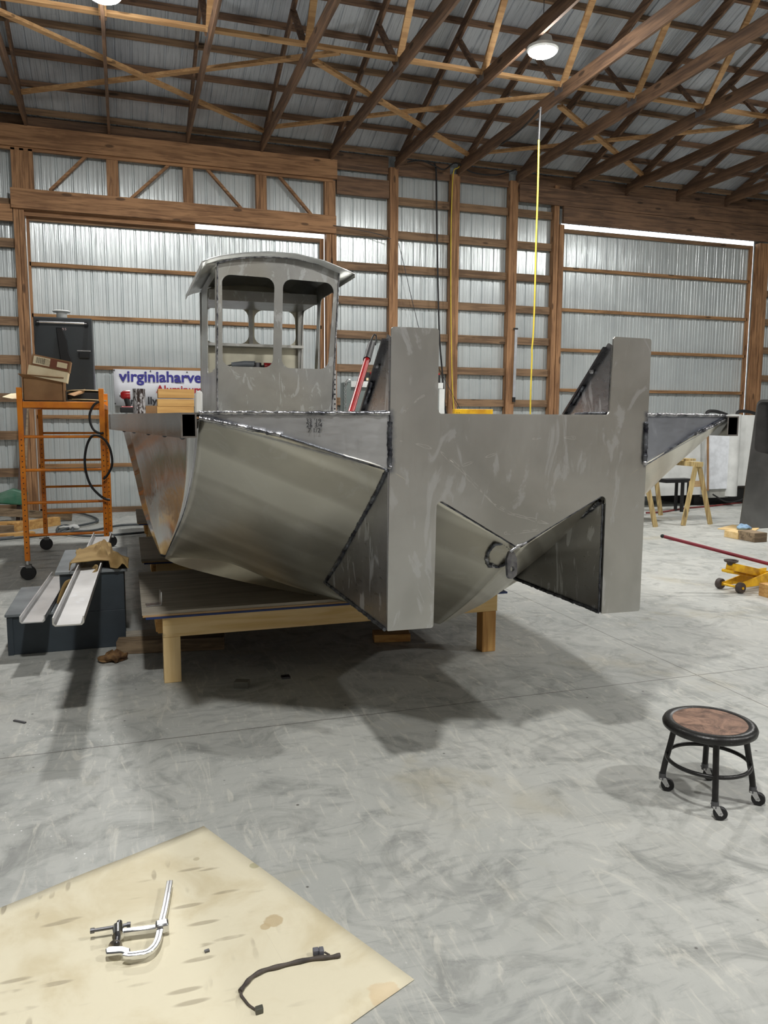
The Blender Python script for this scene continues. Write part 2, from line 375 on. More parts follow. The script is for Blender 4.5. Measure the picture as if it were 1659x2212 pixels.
# side and front walls
for nm, x, s in (('wall_left', X0, 1), ('wall_right', X1, -1)):
    mb = MB(); siding(mb, Yf, Yb, 0, 6.3, x, s, 'y'); mb.add([(x,Yf,6.3),(x,Yb,6.3),(x,4.08,9.75)], [(0,1,2)])
    w = mb.build(nm, PANY, origin=(x, 4, 0), smooth=30); tag(w, kind='structure'); ORG[w.name] = V((x,4,0))
    for z in zs[2:]: tim(MB().box(min(x+s*.03,x+s*.07), max(x+s*.03,x+s*.07), Yf+.1, Yb-.2, z-.07, z+.065), 'girt', par=w, m=TIM['y'])
    for k in range(7): y = Yf+1+k*2.6; tim(MB().box(min(x+s*.08,x+s*.2), max(x+s*.08,x+s*.2), y, y+.15, 0, 6.2), 'post', par=w)
mb = MB(); siding(mb, X0, X1, 0, 6.2, Yf, 1); w = mb.build('wall_front', PAN, origin=(0, Yf, 0), smooth=30); tag(w, kind='structure'); ORG[w.name] = V((0,Yf,0))
for z in zs[2:]: tim(MB().box(X0+.1, X1-.1, Yf+.03, Yf+.07, z-.07, z+.065), 'girt', par=w, m=TIM['x'])
for k in range(21): x = X0+.6+k*1.25; tim(MB().box(x, x+.16, Yf+.08, Yf+.2, 0, 6.2), 'post', par=w)
# roof
SL = .36; RZ = 6.17; YR = 4.08
mb = MB(); rows = [[], [], []]
for (x, h) in profile(X0-.2, X1+.2):
    rows[0].append(V((x, Yb+.35, RZ+h-(Yb+.35-13.5)*SL))); rows[1].append(V((x, YR, RZ+h+(13.5-YR)*SL))); rows[2].append(V((x, Yf-.35, RZ+h+(13.5-YR)*SL-(YR-Yf+.35)*SL)))
mb.grid(rows); ceil = mb.build('ceiling', ROOF, origin=(0, 0, 6), smooth=30); tag(ceil, kind='structure'); ORG[ceil.name] = V((0,0,6))
k = 0; y = 13.42
while y > YR+.1:
    z = RZ-.012+(13.5-y)*SL
    e = V((0, 1, -SL)).normalized(); nz = V((0, SL, 1)).normalized()
    MB().obox(V(((X0+X1)/2, y, z))-nz*.042, (1,0,0), e, nz, X1-X0-.1, .04, .085).build('purlin', TRU['x'] if k % 3 else GIRT, ceil, 0)
    y2 = 2*YR-y; e2 = V((0, 1, SL)).normalized(); n2 = V((0, -SL, 1)).normalized()
    if k % 2 == 0: MB().obox(V(((X0+X1)/2, y2, z))-n2*.042, (1,0,0), e2, n2, X1-X0-.1, .04, .085).build('purlin', TRU['x'], ceil, 0)
    y -= .535; k += 1
# roof trusses
tr0 = thing('roof_truss', (0, 4.08, 5.95), 'roof truss', 'roof truss', 'wooden roof trusses')
t = .019
MB().box(-t, t, Yf+.2, 13.5, 5.95, 6.14).build('bottom_chord', TRU['y'], tr0, 0)
tz = lambda y: 5.92+.36*(13.5-y)
for s in (1, -1):
    Y = lambda y: y if s > 0 else 2*YR-y
    MB().prism([(-t, Y(13.55), tz(13.55)), (-t, Y(4.08), tz(4.08)), (-t, Y(4.08), tz(4.08)+.15), (-t, Y(13.55), tz(13.55)+.15)], (2*t, 0, 0)).build('top_chord', TRU['y'], tr0, 0)
    for (a, b) in (((10.08,6.12),(10.85,6.93)), ((10.0,6.12),(8.55,7.75)), ((7.2,6.12),(8.4,7.80)), ((7.1,6.12),(5.9,8.7)), ((4.2,6.12),(5.8,8.75))):
        MB().bar((0, Y(a[0]), a[1]), (0, Y(b[0]), b[1]), .036, .085, (1,0,0)).build('web', BRT if a[0] == 10.0 else TRU['z'], tr0, 0)
    for y, z in ((10.05, 6.09),):
        MB().box(-t-.002, t+.002, Y(y)-.11, Y(y)+.11, z-.05, z+.05).build('nail_plate', plain('plate_steel_%d' % s, (.4,.4,.42,1), .5, 1), tr0, 0)
ords = ['first', 'second', 'third', 'fourth', 'fifth', 'sixth', 'seventh', 'eighth', 'ninth', 'tenth', 'eleventh', 'twelfth', 'thirteenth', 'fourteenth']
where = ['near the picture edge', 'above the left door', 'above the left door', 'above the left door', 'at the left door header end', 'left of the yellow cord post', 'landing above the yellow cord post', 'landing above the silver ruler', 'above the bare narrow bay', 'above the right door', 'above the right door', 'above the right door', 'at the right door end', 'beyond the right door']
tr0.location.x = -1.28; tr0['label'] = 'wooden roof truss, first from the left, '+where[0]; ORG[tr0.name] = V((-1.28, 4.08, 5.95))
for i in range(1, 14):
    clone(tr0, (-1.28+1.19*i, 4.08, 5.95), 'wooden roof truss, %s from the left, %s' % (ords[i], where[i]), 'wooden roof trusses')
# braces lying on the bottom chords
def top(mb, name, m, label, cat, group=None, **k): return tag(mb.build(name, m, None, **k), label, cat, group)
top(MB().box(-4, 16.5, 9.98, 10.07, 6.141, 6.18), 'lateral_brace', BRT, 'long light pine board running level across all the roof trusses', 'roof brace', smooth=0)
zb = 6.165
X = [((-1.25,10.35),(2.38,13.2),.0,'from the upper left corner down to the left door header'), ((-1.4,12.95),(2.75,10.2),.045,'crossing it, rising to the right over the ladder scaffold'),
     ((2.48,10.43),(6.0,13.2),.0,'falling to the right above the boat cabin, in the middle bay'), ((2.3,13.1),(6.1,10.4),.045,'rising to the right above the boat cabin, ending under the lamp'),
     ((6.24,10.69),(9.7,13.25),.0,'falling to the right, right of the hanging yellow cord'), ((6.1,13.05),(9.75,10.4),.045,'rising to the right over the right door')]
for a, b, dz, w in X:
    top(MB().bar((*a, zb+dz), (*b, zb+dz), .085, .04), 'diagonal_brace', BRT, 'pine diagonal roof brace '+w, 'roof brace', 'diagonal roof braces', smooth=0)
# ---------------- lamps ----------------
EM = NT('lamp_lens'); EM.b.inputs['Emission Color'].default_value = (1, .985, .95, 1); EM.b.inputs['Emission Strength'].default_value = 60; EMM = EM.out((.9,.9,.9,1), .4)
GLS = 1.0
def lamp(x, y, z, label, pw):
    L = thing('high_bay_lamp', (x, y, z), label, 'ceiling lamp', 'round high bay lamps')
    MB().lathe([(.17,.0),(.185,.02),(.185,.05),(.12,.07),(.10,.16),(.04,.18)], (x,y,z), 32).build('housing', WHITE, L)
    MB().lathe([(.001,-.06),(.06,-.056),(.12,-.036),(.155,-.015),(.168,.004)], (x,y,z), 32).build('lens', EMM, L)
    MB().ring((x,y,z+.2), .025, .005, (0,1,0)).build('hook', STEEL, L)
    MB().cyl((x,y,z+.22),(x,y,RZ-.1+(13.5-max(y,2*YR-y))*SL), .004, 6).build('hanging_wire', DSTEEL, L)
    ld = bpy.data.lights.new('lamp_light', 'AREA'); ld.shape = 'DISK'; ld.size = .34; ld.energy = pw; ld.color = (1, .985, .95)
    lo = bpy.data.objects.new('lamp_light', ld); COL.objects.link(lo); lo.parent = L; lo.location = (0, 0, -.07)
    pd = bpy.data.lights.new('lamp_glow', 'POINT'); pd.energy = pw*.35; pd.shadow_soft_size = .12; pd.color = (1, .985, .95)
    po = bpy.data.objects.new('lamp_glow', pd); COL.objects.link(po); po.parent = L; po.location = (0, 0, -.16)
    return L
lamp(4.80, 8.65, 5.86, 'glowing round white ceiling lamp at upper right of the hall', 125)
lamp(-.06, 9.0, 5.86, 'glowing round lamp at the top edge, above the left door', 125)
lamp(.0, .6, 5.86, 'round ceiling lamp behind the viewer on the left', 125)
lamp(5.2, -.6, 5.86, 'round ceiling lamp behind the viewer on the right', 125)
lamp(10.0, 8.7, 5.86, 'round ceiling lamp beyond the right edge', 125)
lamp(10.2, .2, 5.86, 'round ceiling lamp far right behind the viewer', 125)
w = bpy.data.worlds.new('w'); bpy.context.scene.world = w; w.use_nodes = True
w.node_tree.nodes['Background'].inputs[0].default_value = (.80, .90, 1, 1); w.node_tree.nodes['Background'].inputs[1].default_value = 2.5
sc = bpy.context.scene
sc.view_settings.view_transform = 'Standard'; sc.view_settings.look = 'None'; sc.view_settings.gamma = 1; sc.view_settings.exposure = 0.6
# ---------------- the boat ----------------
MX = 1.625
def mir(p): return V((2*MX-p[0], p[1], p[2]))
boat = thing('push_boat', (MX, 6, .443), 'unfinished bare aluminium work boat with upright push knees, on low wooden tables', 'boat')
# bow plate: two push knees joined by a cross plate, cut to the V of the bow
L1 = rpoly([(1.019,1.943),(1.224,1.943),(1.222,1.595),(2.045,1.595),(2.052,1.941),(2.249,1.938),(2.25,.692),(2.043,.695),(2.043,1.250),(1.605,1.026),(1.222,1.252),(1.214,.697),(1.008,.699)],
           [.012,.012,.028,.028,.012,.012,.012,.004,.022,0,.022,.012,.004])
a_ = lambda x, z: (x-MX, z)
hp = plate([[a_(*p) for p in L1]], .0095)
Q = lambda x, z: V((x-MX, 3.0-6, z-.443))      # boat-local
heat = [(Q(1.02,1.60),Q(1.02,1.37)), (Q(2.245,1.60),Q(2.245,1.38))]
def pq(x, y): p = AY(x, y, 3.0); return Q(p.x, p.z)
sc_ = [[(862,952),(905,960)],[(905,960),(950,975)],[(950,975),(993,1012)],[(993,1012),(1035,1058)],[(1035,1058),(1065,1088)],[(1065,1088),(1105,1110)],[(1105,1110),(1190,1133)],[(1000,1005),(1070,980)],[(872,890),(905,860)],[(905,860),(915,855)],[(1090,1152),(1160,1145)],[(1150,948),(1240,945)]]
PLATE = alu('bow_plate_aluminium', S(196,196,193), .36, heat, [(pq(*a), pq(*b)) for a, b in sc_], .25, (30,1,1), .12, .020, .02)
bp = MB().mesh(hp, frameM((MX, 3.0, 0), (1,0,0), (0,0,1))).build('bow_plate', PLATE, boat, 30, bevel=.0015)
WELD = plain('weld_bead_metal', (.50,.50,.52,1), .3, 1, (.06,.065,.08,1), 14, .6)
WELDD = plain('burnt_weld_metal', (.17,.18,.20,1), .38, 1, (.02,.02,.03,1), 16, .8)
def weld(path, r, m=WELD, name='weld_bead', par=boat, n=6):
    P = []; pts = [V(p) for p in path]
    for a, b in zip(pts, pts[1:]):
        k = max(2, int((b-a).length/(r*.9)))
        P += [a+(b-a)*i/k for i in range(k)]
    P.append(pts[-1]); sd = random.random()*50
    P = [p+noise.noise_vector(p*40+V((sd,0,0)))*r*.35 for p in P]
    mb = MB(); mb.tube(P, r, 7, rf=lambda t: .78+.30*abs(math.sin(t*len(P)*1.35+sd))+.30*noise.noise(V((t*len(P)*.35+sd, 0, 0))))
    return mb.build(name, m, par, 60)
# bow plating: columns of points from the sheer down to the chine
C0 = [V((.292,3.315,1.575)), AY(420,1015,3.65), AY(399,1108,4.1), AY(358,1203,4.75)]
C1 = [AY(560,930,3.2), AY(535,1040,3.48), AY(515,1140,3.85), AY(480,1211,4.55)]
C2 = [AY(700,971,3.10), AY(665,1090,3.38), AY(628,1190,3.8), AY(600,1256,4.30)]
C3 = [V((1.013,3.0,1.372)), V((1.013,3.441,1.074)), V((1.013,4.06,.690)), AY(742,1297,4.12)]
C4 = [V((1.222,3.01,1.245)), V((1.222,3.36,.985)), V((1.25,3.74,.735)), AY(842,1322,3.98)]
C5 = [V((MX,3.0,1.022)), V((MX,3.24,.86)), V((MX,3.56,.65)), V((MX,3.92,.445))]
def surf(cols, nu=6, nv=10):
    R = [crv(c, nv) for c in cols]; out = []
    for j in range(len(R[0])): out.append(crv([r[j] for r in R], nu))
    return out
bow = surf([C0, C1, C2, C3, C4, C5])
loc = lambda p: V(p)-V((MX, 6, .443))
gl = [AY(835,1015,3.0),AY(815,1070,3.16),AY(775,1140,3.441),AY(740,1210,3.75),AY(706,1258,4.06)]
gl = [V((1.012,p.y,p.z)) for p in gl]
top_ln = [C0[0], C1[0], C2[0], C3[0]]
HULL = alu('bow_plating_aluminium', S(204,200,188), .38, [(loc(gl[0]),loc(gl[2])),(loc(gl[2]),loc(gl[4])),(loc(top_ln[0]),loc(top_ln[3])),(loc(mir(gl[0])),loc(mir(gl[4]))),(loc((1.47,3.12,.87)),loc((1.6,3.2,.93)))], None, .10, (2,2,16), .18, .014, .03)
def strip_bands(m):   # pale bands along the plate: floor reflection put into the colour
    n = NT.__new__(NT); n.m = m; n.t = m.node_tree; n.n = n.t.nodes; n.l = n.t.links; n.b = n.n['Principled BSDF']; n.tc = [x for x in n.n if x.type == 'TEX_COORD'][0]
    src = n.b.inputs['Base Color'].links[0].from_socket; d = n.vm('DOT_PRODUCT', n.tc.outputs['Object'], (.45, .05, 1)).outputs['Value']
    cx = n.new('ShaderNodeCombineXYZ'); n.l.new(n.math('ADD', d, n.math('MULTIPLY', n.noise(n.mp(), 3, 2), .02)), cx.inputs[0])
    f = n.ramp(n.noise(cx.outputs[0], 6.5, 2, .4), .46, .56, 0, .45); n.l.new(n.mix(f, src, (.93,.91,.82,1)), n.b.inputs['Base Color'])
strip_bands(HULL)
mb = MB().grid(bow); o = mb.build('hull_plating', HULL, boat, 50, solid=.006); tag(o, 'left bow plating, floor reflections coloured in as diagonal bands')
bowR = [[mir(p) for p in r] for r in bow]
o = MB().grid(bowR).build('hull_plating', HULL, boat, 50, solid=.006)
# side panels from the knuckle aft
E0 = [V((-.02,5.62,1.52)), AY(290,1020,5.5), AY(312,1110,5.25), AY(348,1201,4.86)]
c0 = crv(C0, 10); e0 = crv(E0, 10)
SIDE = alu('mirror_side_aluminium', S(226,226,226), .10, None, None, .12, (18,18,.6), 0, .02, .16)
rows = []
for i in range(9):
    t = i/8; rows.append([a.lerp(b, t)+V((.025*math.sin(PI*t)*math.sin(PI*k/30), 0, 0)) for k, (a, b) in enumerate(zip(c0, e0))])
G0 = [V((-.02,5.62,1.52)), V((.07,5.62,1.2)), V((.16,5.6,.88)), V((.235,5.5,.62))]
for s in (0, 1):
    R = [[mir(p) if s else p for p in r] for r in rows]
    MB().grid(R).build('side_panel', SIDE, boat, 50, solid=.005)
    e = crv(E0, 10); aft = [V((p.x, 10.9, p.z)) for p in e]; mid = [V((p.x, 8, p.z)) for p in e]
    R = [[mir(p) if s else p for p in r] for r in (e, mid, aft)]
    MB().grid(R).build('side_panel', SIDE, boat, 50, solid=.005)
# bottom
chine = [r for r in bow][-1]
ln = [AY(356,1206,4.78), AY(400,1225,4.68), AY(540,1260,4.47), AY(742,1299.5,4.13), AY(842,1325,4.0), V((MX,3.92,.445))]
lnc = crv(ln, 6)
ch = crv([c[-1] for c in (C0,C1,C2,C3,C4,C5)], 6)
BOT = alu('bottom_aluminium', S(176,168,150), .30, None, None, 0, (1,1,1), .4, .02, 0)
for s in (0, 1):
    f = (lambda p: mir(p)) if s else (lambda p: p)
    MB().grid([[f(p) for p in ch], [f(p) for p in lnc]]).build('bottom_plating', BOT, boat, 50)
    r1 = [f(p) for p in lnc]; r2 = [f(V((p.x, 5.9, max(.452, .452+.27*(MX-p.x)/1.42)))) for p in lnc]; r3 = [f(V((p.x, 10.9, max(.452, .452+.27*(MX-p.x)/1.42)))) for p in lnc]
    MB().grid([r1, r2, r3]).build('bottom_plating', BOT, boat, 50)
MB().prism([(-.02,10.9,1.55),(3.27,10.9,1.55),(3.06,10.9,.74),(1.61,10.9,.455),(.19,10.9,.74)], (0,.008,0)).build('transom', PLATE, boat, 0)
# bulwark triangles above the plating
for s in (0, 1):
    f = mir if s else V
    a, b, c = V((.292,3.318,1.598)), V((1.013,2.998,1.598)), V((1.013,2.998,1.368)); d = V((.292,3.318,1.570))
    BW = alu('bulwark_aluminium_%d' % s, S(236,238,242) if not s else S(190,194,204), .42, [(f(b)-V((MX,6,.443)), f(c)-V((MX,6,.443))),(f(a)-V((MX,6,.443)), f(c)-V((MX,6,.443))),(f(a)-V((MX,6,.443)), f(b)-V((MX,6,.443)))], None, .15, (2,2,8), 0, .011, .02)  # port copy paler: reflection of the wall behind the viewer put into its colour
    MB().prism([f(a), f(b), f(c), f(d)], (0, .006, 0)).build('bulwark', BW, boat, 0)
    weld([f(a)+V((.0,-.004,.002)), f(b)+V((0,-.004,.002))], .0085)
    weld([f(a)+V((0,-.006,-.02)), f((.60,3.165,1.51))+V((0,-.004,0)), ], .010)
    weld([f((.60,3.165,1.51)), f(c)], .0045, WELDD)
    weld([f(b)+V((0,-.008,-.03)), f(c)+V((0,-.008,.01))], .0105, WELDD)
    MB().ball(f(c)+V((0,-.010,.015)), .011).build('weld_bead', WELD, boat, 60)
# handwriting on the port bulwark
INK = plain('marker_ink', S(30,30,36), .7)
mb = MB(); ex = (V((1.013,2.998,0))-V((.292,3.318,0))).normalized()
for s_, px, py in (("33 '19", 660, 914), ("26 3/4", 661, 923), ("7 1/2", 664, 934)):
    p = AY(px, py, 3.128); tm = text_mesh(s_, .026, .0004); sh = Matrix.Shear('XY', 4, (.25, 0)) if False else Matrix.Identity(4)
    mb.mesh(tm, frameM(p+V((0,-.004,0)), ex, (0,0,1)) @ sh)
mb.build('handwritten_note', INK, boat, 0)
# deck, gunwale channels
MB().prism([(.26,3.33,1.592),(1.03,3.005,1.592),(2.22,3.005,1.592),(2.99,3.33,1.592),(3.27,5.6,1.592),(3.27,10.9,1.592),(-.02,10.9,1.592),(-.02,5.6,1.592)], (0,0,.008)).build('deck', PLATE, boat, 0)
for s in (0, 1):
    f = mir if s else V
    a, b = V((.247,3.30,1.548)), V((-.07,5.66,1.548)); d = (b-a).normalized(); sd = V((d.y,-d.x,0))
    mb = MB()
    for (u, v, wdt, h) in ((0,-.048,.064,.007),(0,.048,.064,.007),(-.029,0,.007,.096),(.029,0,.007,.096)):
        o_ = sd*u+V((0,0,v)); P = [a+o_, b+o_]
        if s: P = [mir(P[0]), mir(P[1])]
        mb.bar(P[0], P[1], wdt, h)
    P = [f(b), f(b+V((0,5.2,0)))]; mb.bar(P[0], P[1], .08, .1)
    mb.build('gunwale_channel', alu('channel_aluminium_%d' % s, S(190,190,190), .16, None, None, .2, (2,2,30)), boat, 0)
    mb = MB()
    for t in (.12,.3,.5,.72,.9):
        p = a.lerp(b, t)+V((.03,0,-.058)); mb.ball(f(p), .012, (1,2.2,.7), 6)
    mb.build('tack_weld', WELDD, boat, 60)
# knee gussets
GUS = alu('gusset_aluminium', S(180,180,184), .30, [(loc(gl[0]),loc(gl[4])),(loc((1.012,4.06,.688)),loc((1.012,3.0,.70))),(loc((2.043,4.06,.688)),loc((2.043,3.0,.70))),(loc((2.043,3,.7)),loc((2.043,3,1.2)))], None, .6, (2,2,12), .1, .014, .03)
glr = [V((2.043,p.y,p.z)) for p in gl]
def gus(x, L):
    return MB().prism([(x-.004, p.y, p.z) for p in L]+[(x-.004,3.006,.700)], (.008,0,0)).build('knee_gusset', GUS, boat, 0)
gus(1.012, gl); gus(1.212, [V((0,3.02,1.20)),V((0,3.441,.94)),V((0,3.9,.69))]); g3 = gus(2.047, [V((0,3.02,1.215)),V((0,3.35,1.035)),V((0,3.73,.80)),V((0,4.1,.688))]); gus(2.246, [V((0,p.y,p.z)) for p in gl])
weld([p+V((-.006,0,0)) for p in gl], .0095, WELDD); weld([V((1.006,4.06,.69)), V((1.004,3.02,.70))], .0075, WELDD)
weld([gl[4]+V((-.005,0,.004)), gl[3]+V((-.008,0,.002))], .010)
weld([V((2.036,3.03,1.21)),V((2.036,3.35,1.03)),V((2.036,3.73,.80)),V((2.036,4.0,.70))], .009, WELDD)
weld([V((2.036,3.03,1.212)),V((2.034,3.22,1.10))], .0085); weld([V((2.034,3.42,.985)),V((2.034,3.6,.88))], .0085)
weld([V((2.038,4.08,.69)),V((2.036,3.01,.70))], .0075, WELDD); weld([V((2.036,3.008,.70)),V((2.036,3.008,1.2))], .005, WELDD)
weld([V((1.222,3.0,1.246)),V((1.605,3.0,1.022)),V((2.043,3.0,1.246))], .003, WELDD)
UG = alu('upper_gusset_aluminium', S(196,196,200), .28, None, None, .9, (2,2,6), 0, .02, .08)
for x in (1.016, 1.218, 2.05, 2.243):
    MB().prism([(x-.004,3.385,1.602),(x-.004,3.008,1.602),(x-.004,3.008,1.905),(x-.004,3.03,1.915)], (.008,0,0)).build('upper_gusset', UG, boat, 0)
    MB().bar((x-.006,3.36,1.602),(x-.006,3.035,1.895), .012, .035, (1,0,0)).build('gusset_flange', alu('flange_dark_%d' % int(x*100), (.17,.17,.18,1), .3), boat, 0)
    weld([V((x-.013,3.20,1.735)),V((x-.013,3.30,1.645))], .008, WELDD)
    weld([V((x-.012,3.012,1.606)),V((x-.012,3.26,1.606))], .006, WELDD)
    MB().ball((x-.013,3.135,1.80), .012, (1,1,1.3), 7).build('weld_bead', WELD, boat, 60)
# bow eye and its weld ring
mb = MB().mesh(plate([rpoly([(-.026,-.075),(.026,-.055),(.03,.02),(0,.075),(-.028,.02)], .02), [(.012*math.cos(2*PI*k/14), -.025+.012*math.sin(2*PI*k/14)) for k in range(14)]], .014), frameM(AY(1104,1217,3.02), (1,.25,0), (0,.15,1)))
mb.build('bow_eye', plain('bow_eye_metal', (.42,.43,.45,1), .3, 1, (.2,.21,.24,1), 20), boat, 40, bevel=.002)
def onbow(x, y):           # point of the bow plating under a measured direction
    d = ray(x, y); best = None
    for r in bow:
        for p in r:
            q = (V(p)-CP); t = q.dot(d)/d.length_squared; e = (q-d*t).length
            if best is None or e < best[0]: best = (e, t)
    return CP+d*(best[1]-.008)
rg = [onbow(*q) for q in ((1110,1190),(1088,1173),(1068,1176),(1055,1192),(1048,1212),(1058,1222),(1078,1224),(1095,1216))]
weld(rg, .008, WELDD); weld([onbow(1050,1205), onbow(1056,1222), onbow(1066,1222)], .0095); weld([rg[0], V((1.66,3.03,1.06)), V((1.72,3.03,1.085))], .007, WELDD)
weld([AY(1102,1192,3.0), AY(1118,1180,2.995), AY(1138,1172,2.995)], .007)
# ---------------- pilothouse ----------------
HY0, HY1 = 8.7, 10.6
CAB = alu('cabin_aluminium', S(158,158,155), .42, None, None, .25, (6,6,6), .2, .02, .02)
CABL = alu('cabin_aluminium_light', S(186,186,182), .38, None, None, .2, (6,6,6), .1, .02, .02)
def xz(p): return (p.x, p.z)
def px(L, Y, r): return rpoly([xz(AY(x, y, Y)) for x, y in L], r)
arc = [(469.5,567),(500,559),(540,554),(590,553),(640,557),(690,569),(732.7,584)]
out = [(.955,1.6)]+[xz(AY(x,y,HY0)) for x, y in arc]+[(2.245,1.6)]
w1 = px([(479,592),(593,601),(589.5,794),(479.5,791)], HY0, .1); w2 = px([(611.5,602),(722,612),(708,797.5),(608,795)], HY0, .1)
fp = plate([out, w1, w2], .008)
cabin = MB().mesh(fp, frameM((0,HY0,0), (1,0,0), (0,0,1))).build('pilothouse', CAB, boat, 30); tag(cabin, 'pilothouse with arched roof and rounded window openings')
def sub(mb, n, m=CAB, sm=0): return mb.build(n, m, cabin, sm)
r1 = px([(442,664),(536,667),(538,743),(442,740)], HY1, .12); r2 = px([(549.5,670),(636,673),(640,747),(549,744)], HY1, .12)
rearo = [(.975,1.6),(.985,3.22)]+[(.985+1.33*t, 3.22+.13*math.sin(PI*t)) for t in (.15,.3,.5,.7,.85)]+[(2.315,3.2),(2.25,1.6)]
sub(MB().mesh(plate([rearo, r1, r2], .008), frameM((0,HY1,0), (1,0,0), (0,0,1))), 'rear_panel', alu('rear_cabin_aluminium', S(220,216,196), .45))
def side(xb, xt, holes, nm):
    zt = 3.21
    loops = [[(HY0,1.6),(HY1,1.6),(HY1,zt),(HY0,zt)]]+[rpoly([(y0,z0),(y1,z0),(y1,z1),(y0,z1)], .07) for y0, y1, z0, z1 in holes]
    e = V((xt-xb, 0, zt-1.6)).normalized()
    return sub(MB().mesh(plate(loops, .008), frameM(V((xb,0,1.6))-e*1.6, (0,1,0), e)), nm, CABL)
side(.957, .987, [(8.86,9.72,2.1,3.12)], 'side_panel'); side(2.247, 2.330, [(8.88,9.5,2.1,3.02),(9.66,10.48,1.9,3.0)], 'side_panel')
prof = [(438,566),(452,559),(480,552),(530,546),(580,544),(640,548.5),(700,563),(740,580),(766,592)]
P0 = [AY(x, y, 8.48) for x, y in prof]
mb = MB(); mb.grid([[p for p in P0], [V((p.x, 10.85, p.z-.01)) for p in P0]]); o = mb.build('roof', alu('roof_aluminium', S(206,208,206), .36, None, None, .2), cabin, 60, solid=.012)
for q in (P0[0], P0[-1]):
    s = -1 if q is P0[0] else 1
    sub(MB().bar(q+V((s*.004,0,-.012)), V((q.x+s*.004, 10.85, q.z-.025)), .006, .05), 'eave_lip', CABL)
weld([AY(x, y+1, 8.68) for x, y in arc], .011, WELD, 'weld_seam', cabin); weld([AY(469.5,568,8.69), V((.955,8.69,1.62))], .009, WELD, 'weld_seam', cabin); weld([AY(733,585,8.69), V((2.245,8.69,1.62))], .009, WELD, 'weld_seam', cabin)
sub(MB().bar((.99,10.1,3.0),(2.3,10.1,3.0), .9, .012), 'overhead_shelf', alu('shelf_aluminium', S(120,120,118), .3)); sub(MB().box(.99,2.3,9.63,9.65,2.97,3.09), 'shelf_lip', CAB)
sub(MB().box(.99,2.29,10.35,10.59,2.50,2.535), 'window_ledge', CABL); sub(MB().box(.97,2.26,8.71,9.2,2.105,2.12), 'dash_shelf', CABL)
sub(MB().bar((1.62,10.55,2.5),(1.62,10.55,3.0), .03, .05, (1,0,0)), 'mullion', CABL)
for x, y in ((.985,HY1-.06),(2.27,HY1-.06),(.985,HY0+.05)): sub(MB().bar((x,y,1.6),(x+.02,y,3.18), .07, .07, (0,1,0)), 'corner_post', CAB)
MBs = MB(); MBs.box(2.262,2.30,8.705,8.725,1.6,2.12); sub(MBs, 'perforated_strip', alu('strip_aluminium', S(210,210,210), .3))
mb = MB()
for k in range(9): mb.cyl((2.281,8.700,1.63+k*.055), (2.281,8.706,1.63+k*.055), .010, 10)
sub(mb, 'strip_holes', BLK, 30)
# tools on the dash
g = thing('hand_grinder', (1.3, 8.85, 2.12), 'grey hand grinder lying on the dash behind the cabin windows', 'power tool')
MB().tube([(1.14,8.86,2.16),(1.28,8.85,2.175),(1.40,8.84,2.17)], .035, 12, rf=lambda t: .8+.3*t).build('body', plain('tool_grey', S(120,126,132), .4), g)
MB().cyl((1.42,8.84,2.12),(1.42,8.84,2.19), .05, 16).build('head', DSTEEL, g); MB().tube([(1.14,8.86,2.16),(1.0+.05,8.88,2.14),(.985+.04,8.9,2.13)], .008, 8).build('cord', BLK, g)
t_ = thing('red_hand_tool', (1.55, 8.84, 2.12), 'small red tool beside the grey grinder on the cabin dash', 'hand tool')
MB().tube([(1.50,8.84,2.155),(1.6,8.84,2.16),(1.66,8.84,2.15)], .035, 12, rf=lambda t: 1.1-.4*t).build('body', RED, t_); MB().cyl((1.44,8.84,2.15),(1.50,8.84,2.155), .014, 10).build('nozzle', BLK, t_)
# ---------------- work tables ----------------
def table(name, x0, x1, y0, y1, zt, label):
    T = thing(name, ((x0+x1)/2, (y0+y1)/2, 0), label, 'table', 'low wooden tables under the boat')
    MB().box(x0, x1, y0, y1, zt-.019, zt).build('plywood_top', PLY, T, 0)
    MB().box(x0+.004, x1-.1, y0-.006, y1, zt-.030, zt-.019).build('plywood_edge', PLYE, T, 0)
    MB().box(x0+.02, x1+.02, y0-.012, y1+.01, zt-.042, zt-.030).build('lower_sheet', plain('blue_sheet_edge', S(24,52,110), .5), T, 0)
    zb_ = zt-.042
    MB().box(x0+.115, x1-.05, y0, y0+.038, zb_-.118, zb_).build('apron', PINE['x'], T, 0)
    MB().box(x0+.09, x1-.02, y0+.10, y0+.138, zb_-.118, zb_).build('apron', PINE2['x'], T, 0)
    MB().box(x0+.115, x1-.05, y1-.04, y1-.002, zb_-.118, zb_).build('apron', PINE2['x'], T, 0)
    for x in (x0+.08, (x0+x1)/2, x1-.06): MB().box(x, x+.038, y0+.139, y1-.041, zb_-.118, zb_).build('joist', PINE2['y'], T, 0)
    for lx in (x0+.115, x1-.155):
        for ly in (y0+.002, y1-.15):
            MB().box(lx, lx+.1, ly, ly+.095, 0, zb_-.119).build('leg', PINE['z'] if lx < (x0+x1)/2 else PINE2['z'], T, 0, bevel=.004)
    return T
table('work_table', .055, 2.41, 4.675, 5.93, .443, 'low plywood topped pine table carrying the bow, nearest to the viewer')
table('work_table', .085, 2.44, 6.48, 7.72, .443, 'low plywood topped pine table under the middle of the boat')
table('work_table', .085, 2.44, 8.9, 10.1, .443, 'low plywood topped pine table under the stern, farthest back')
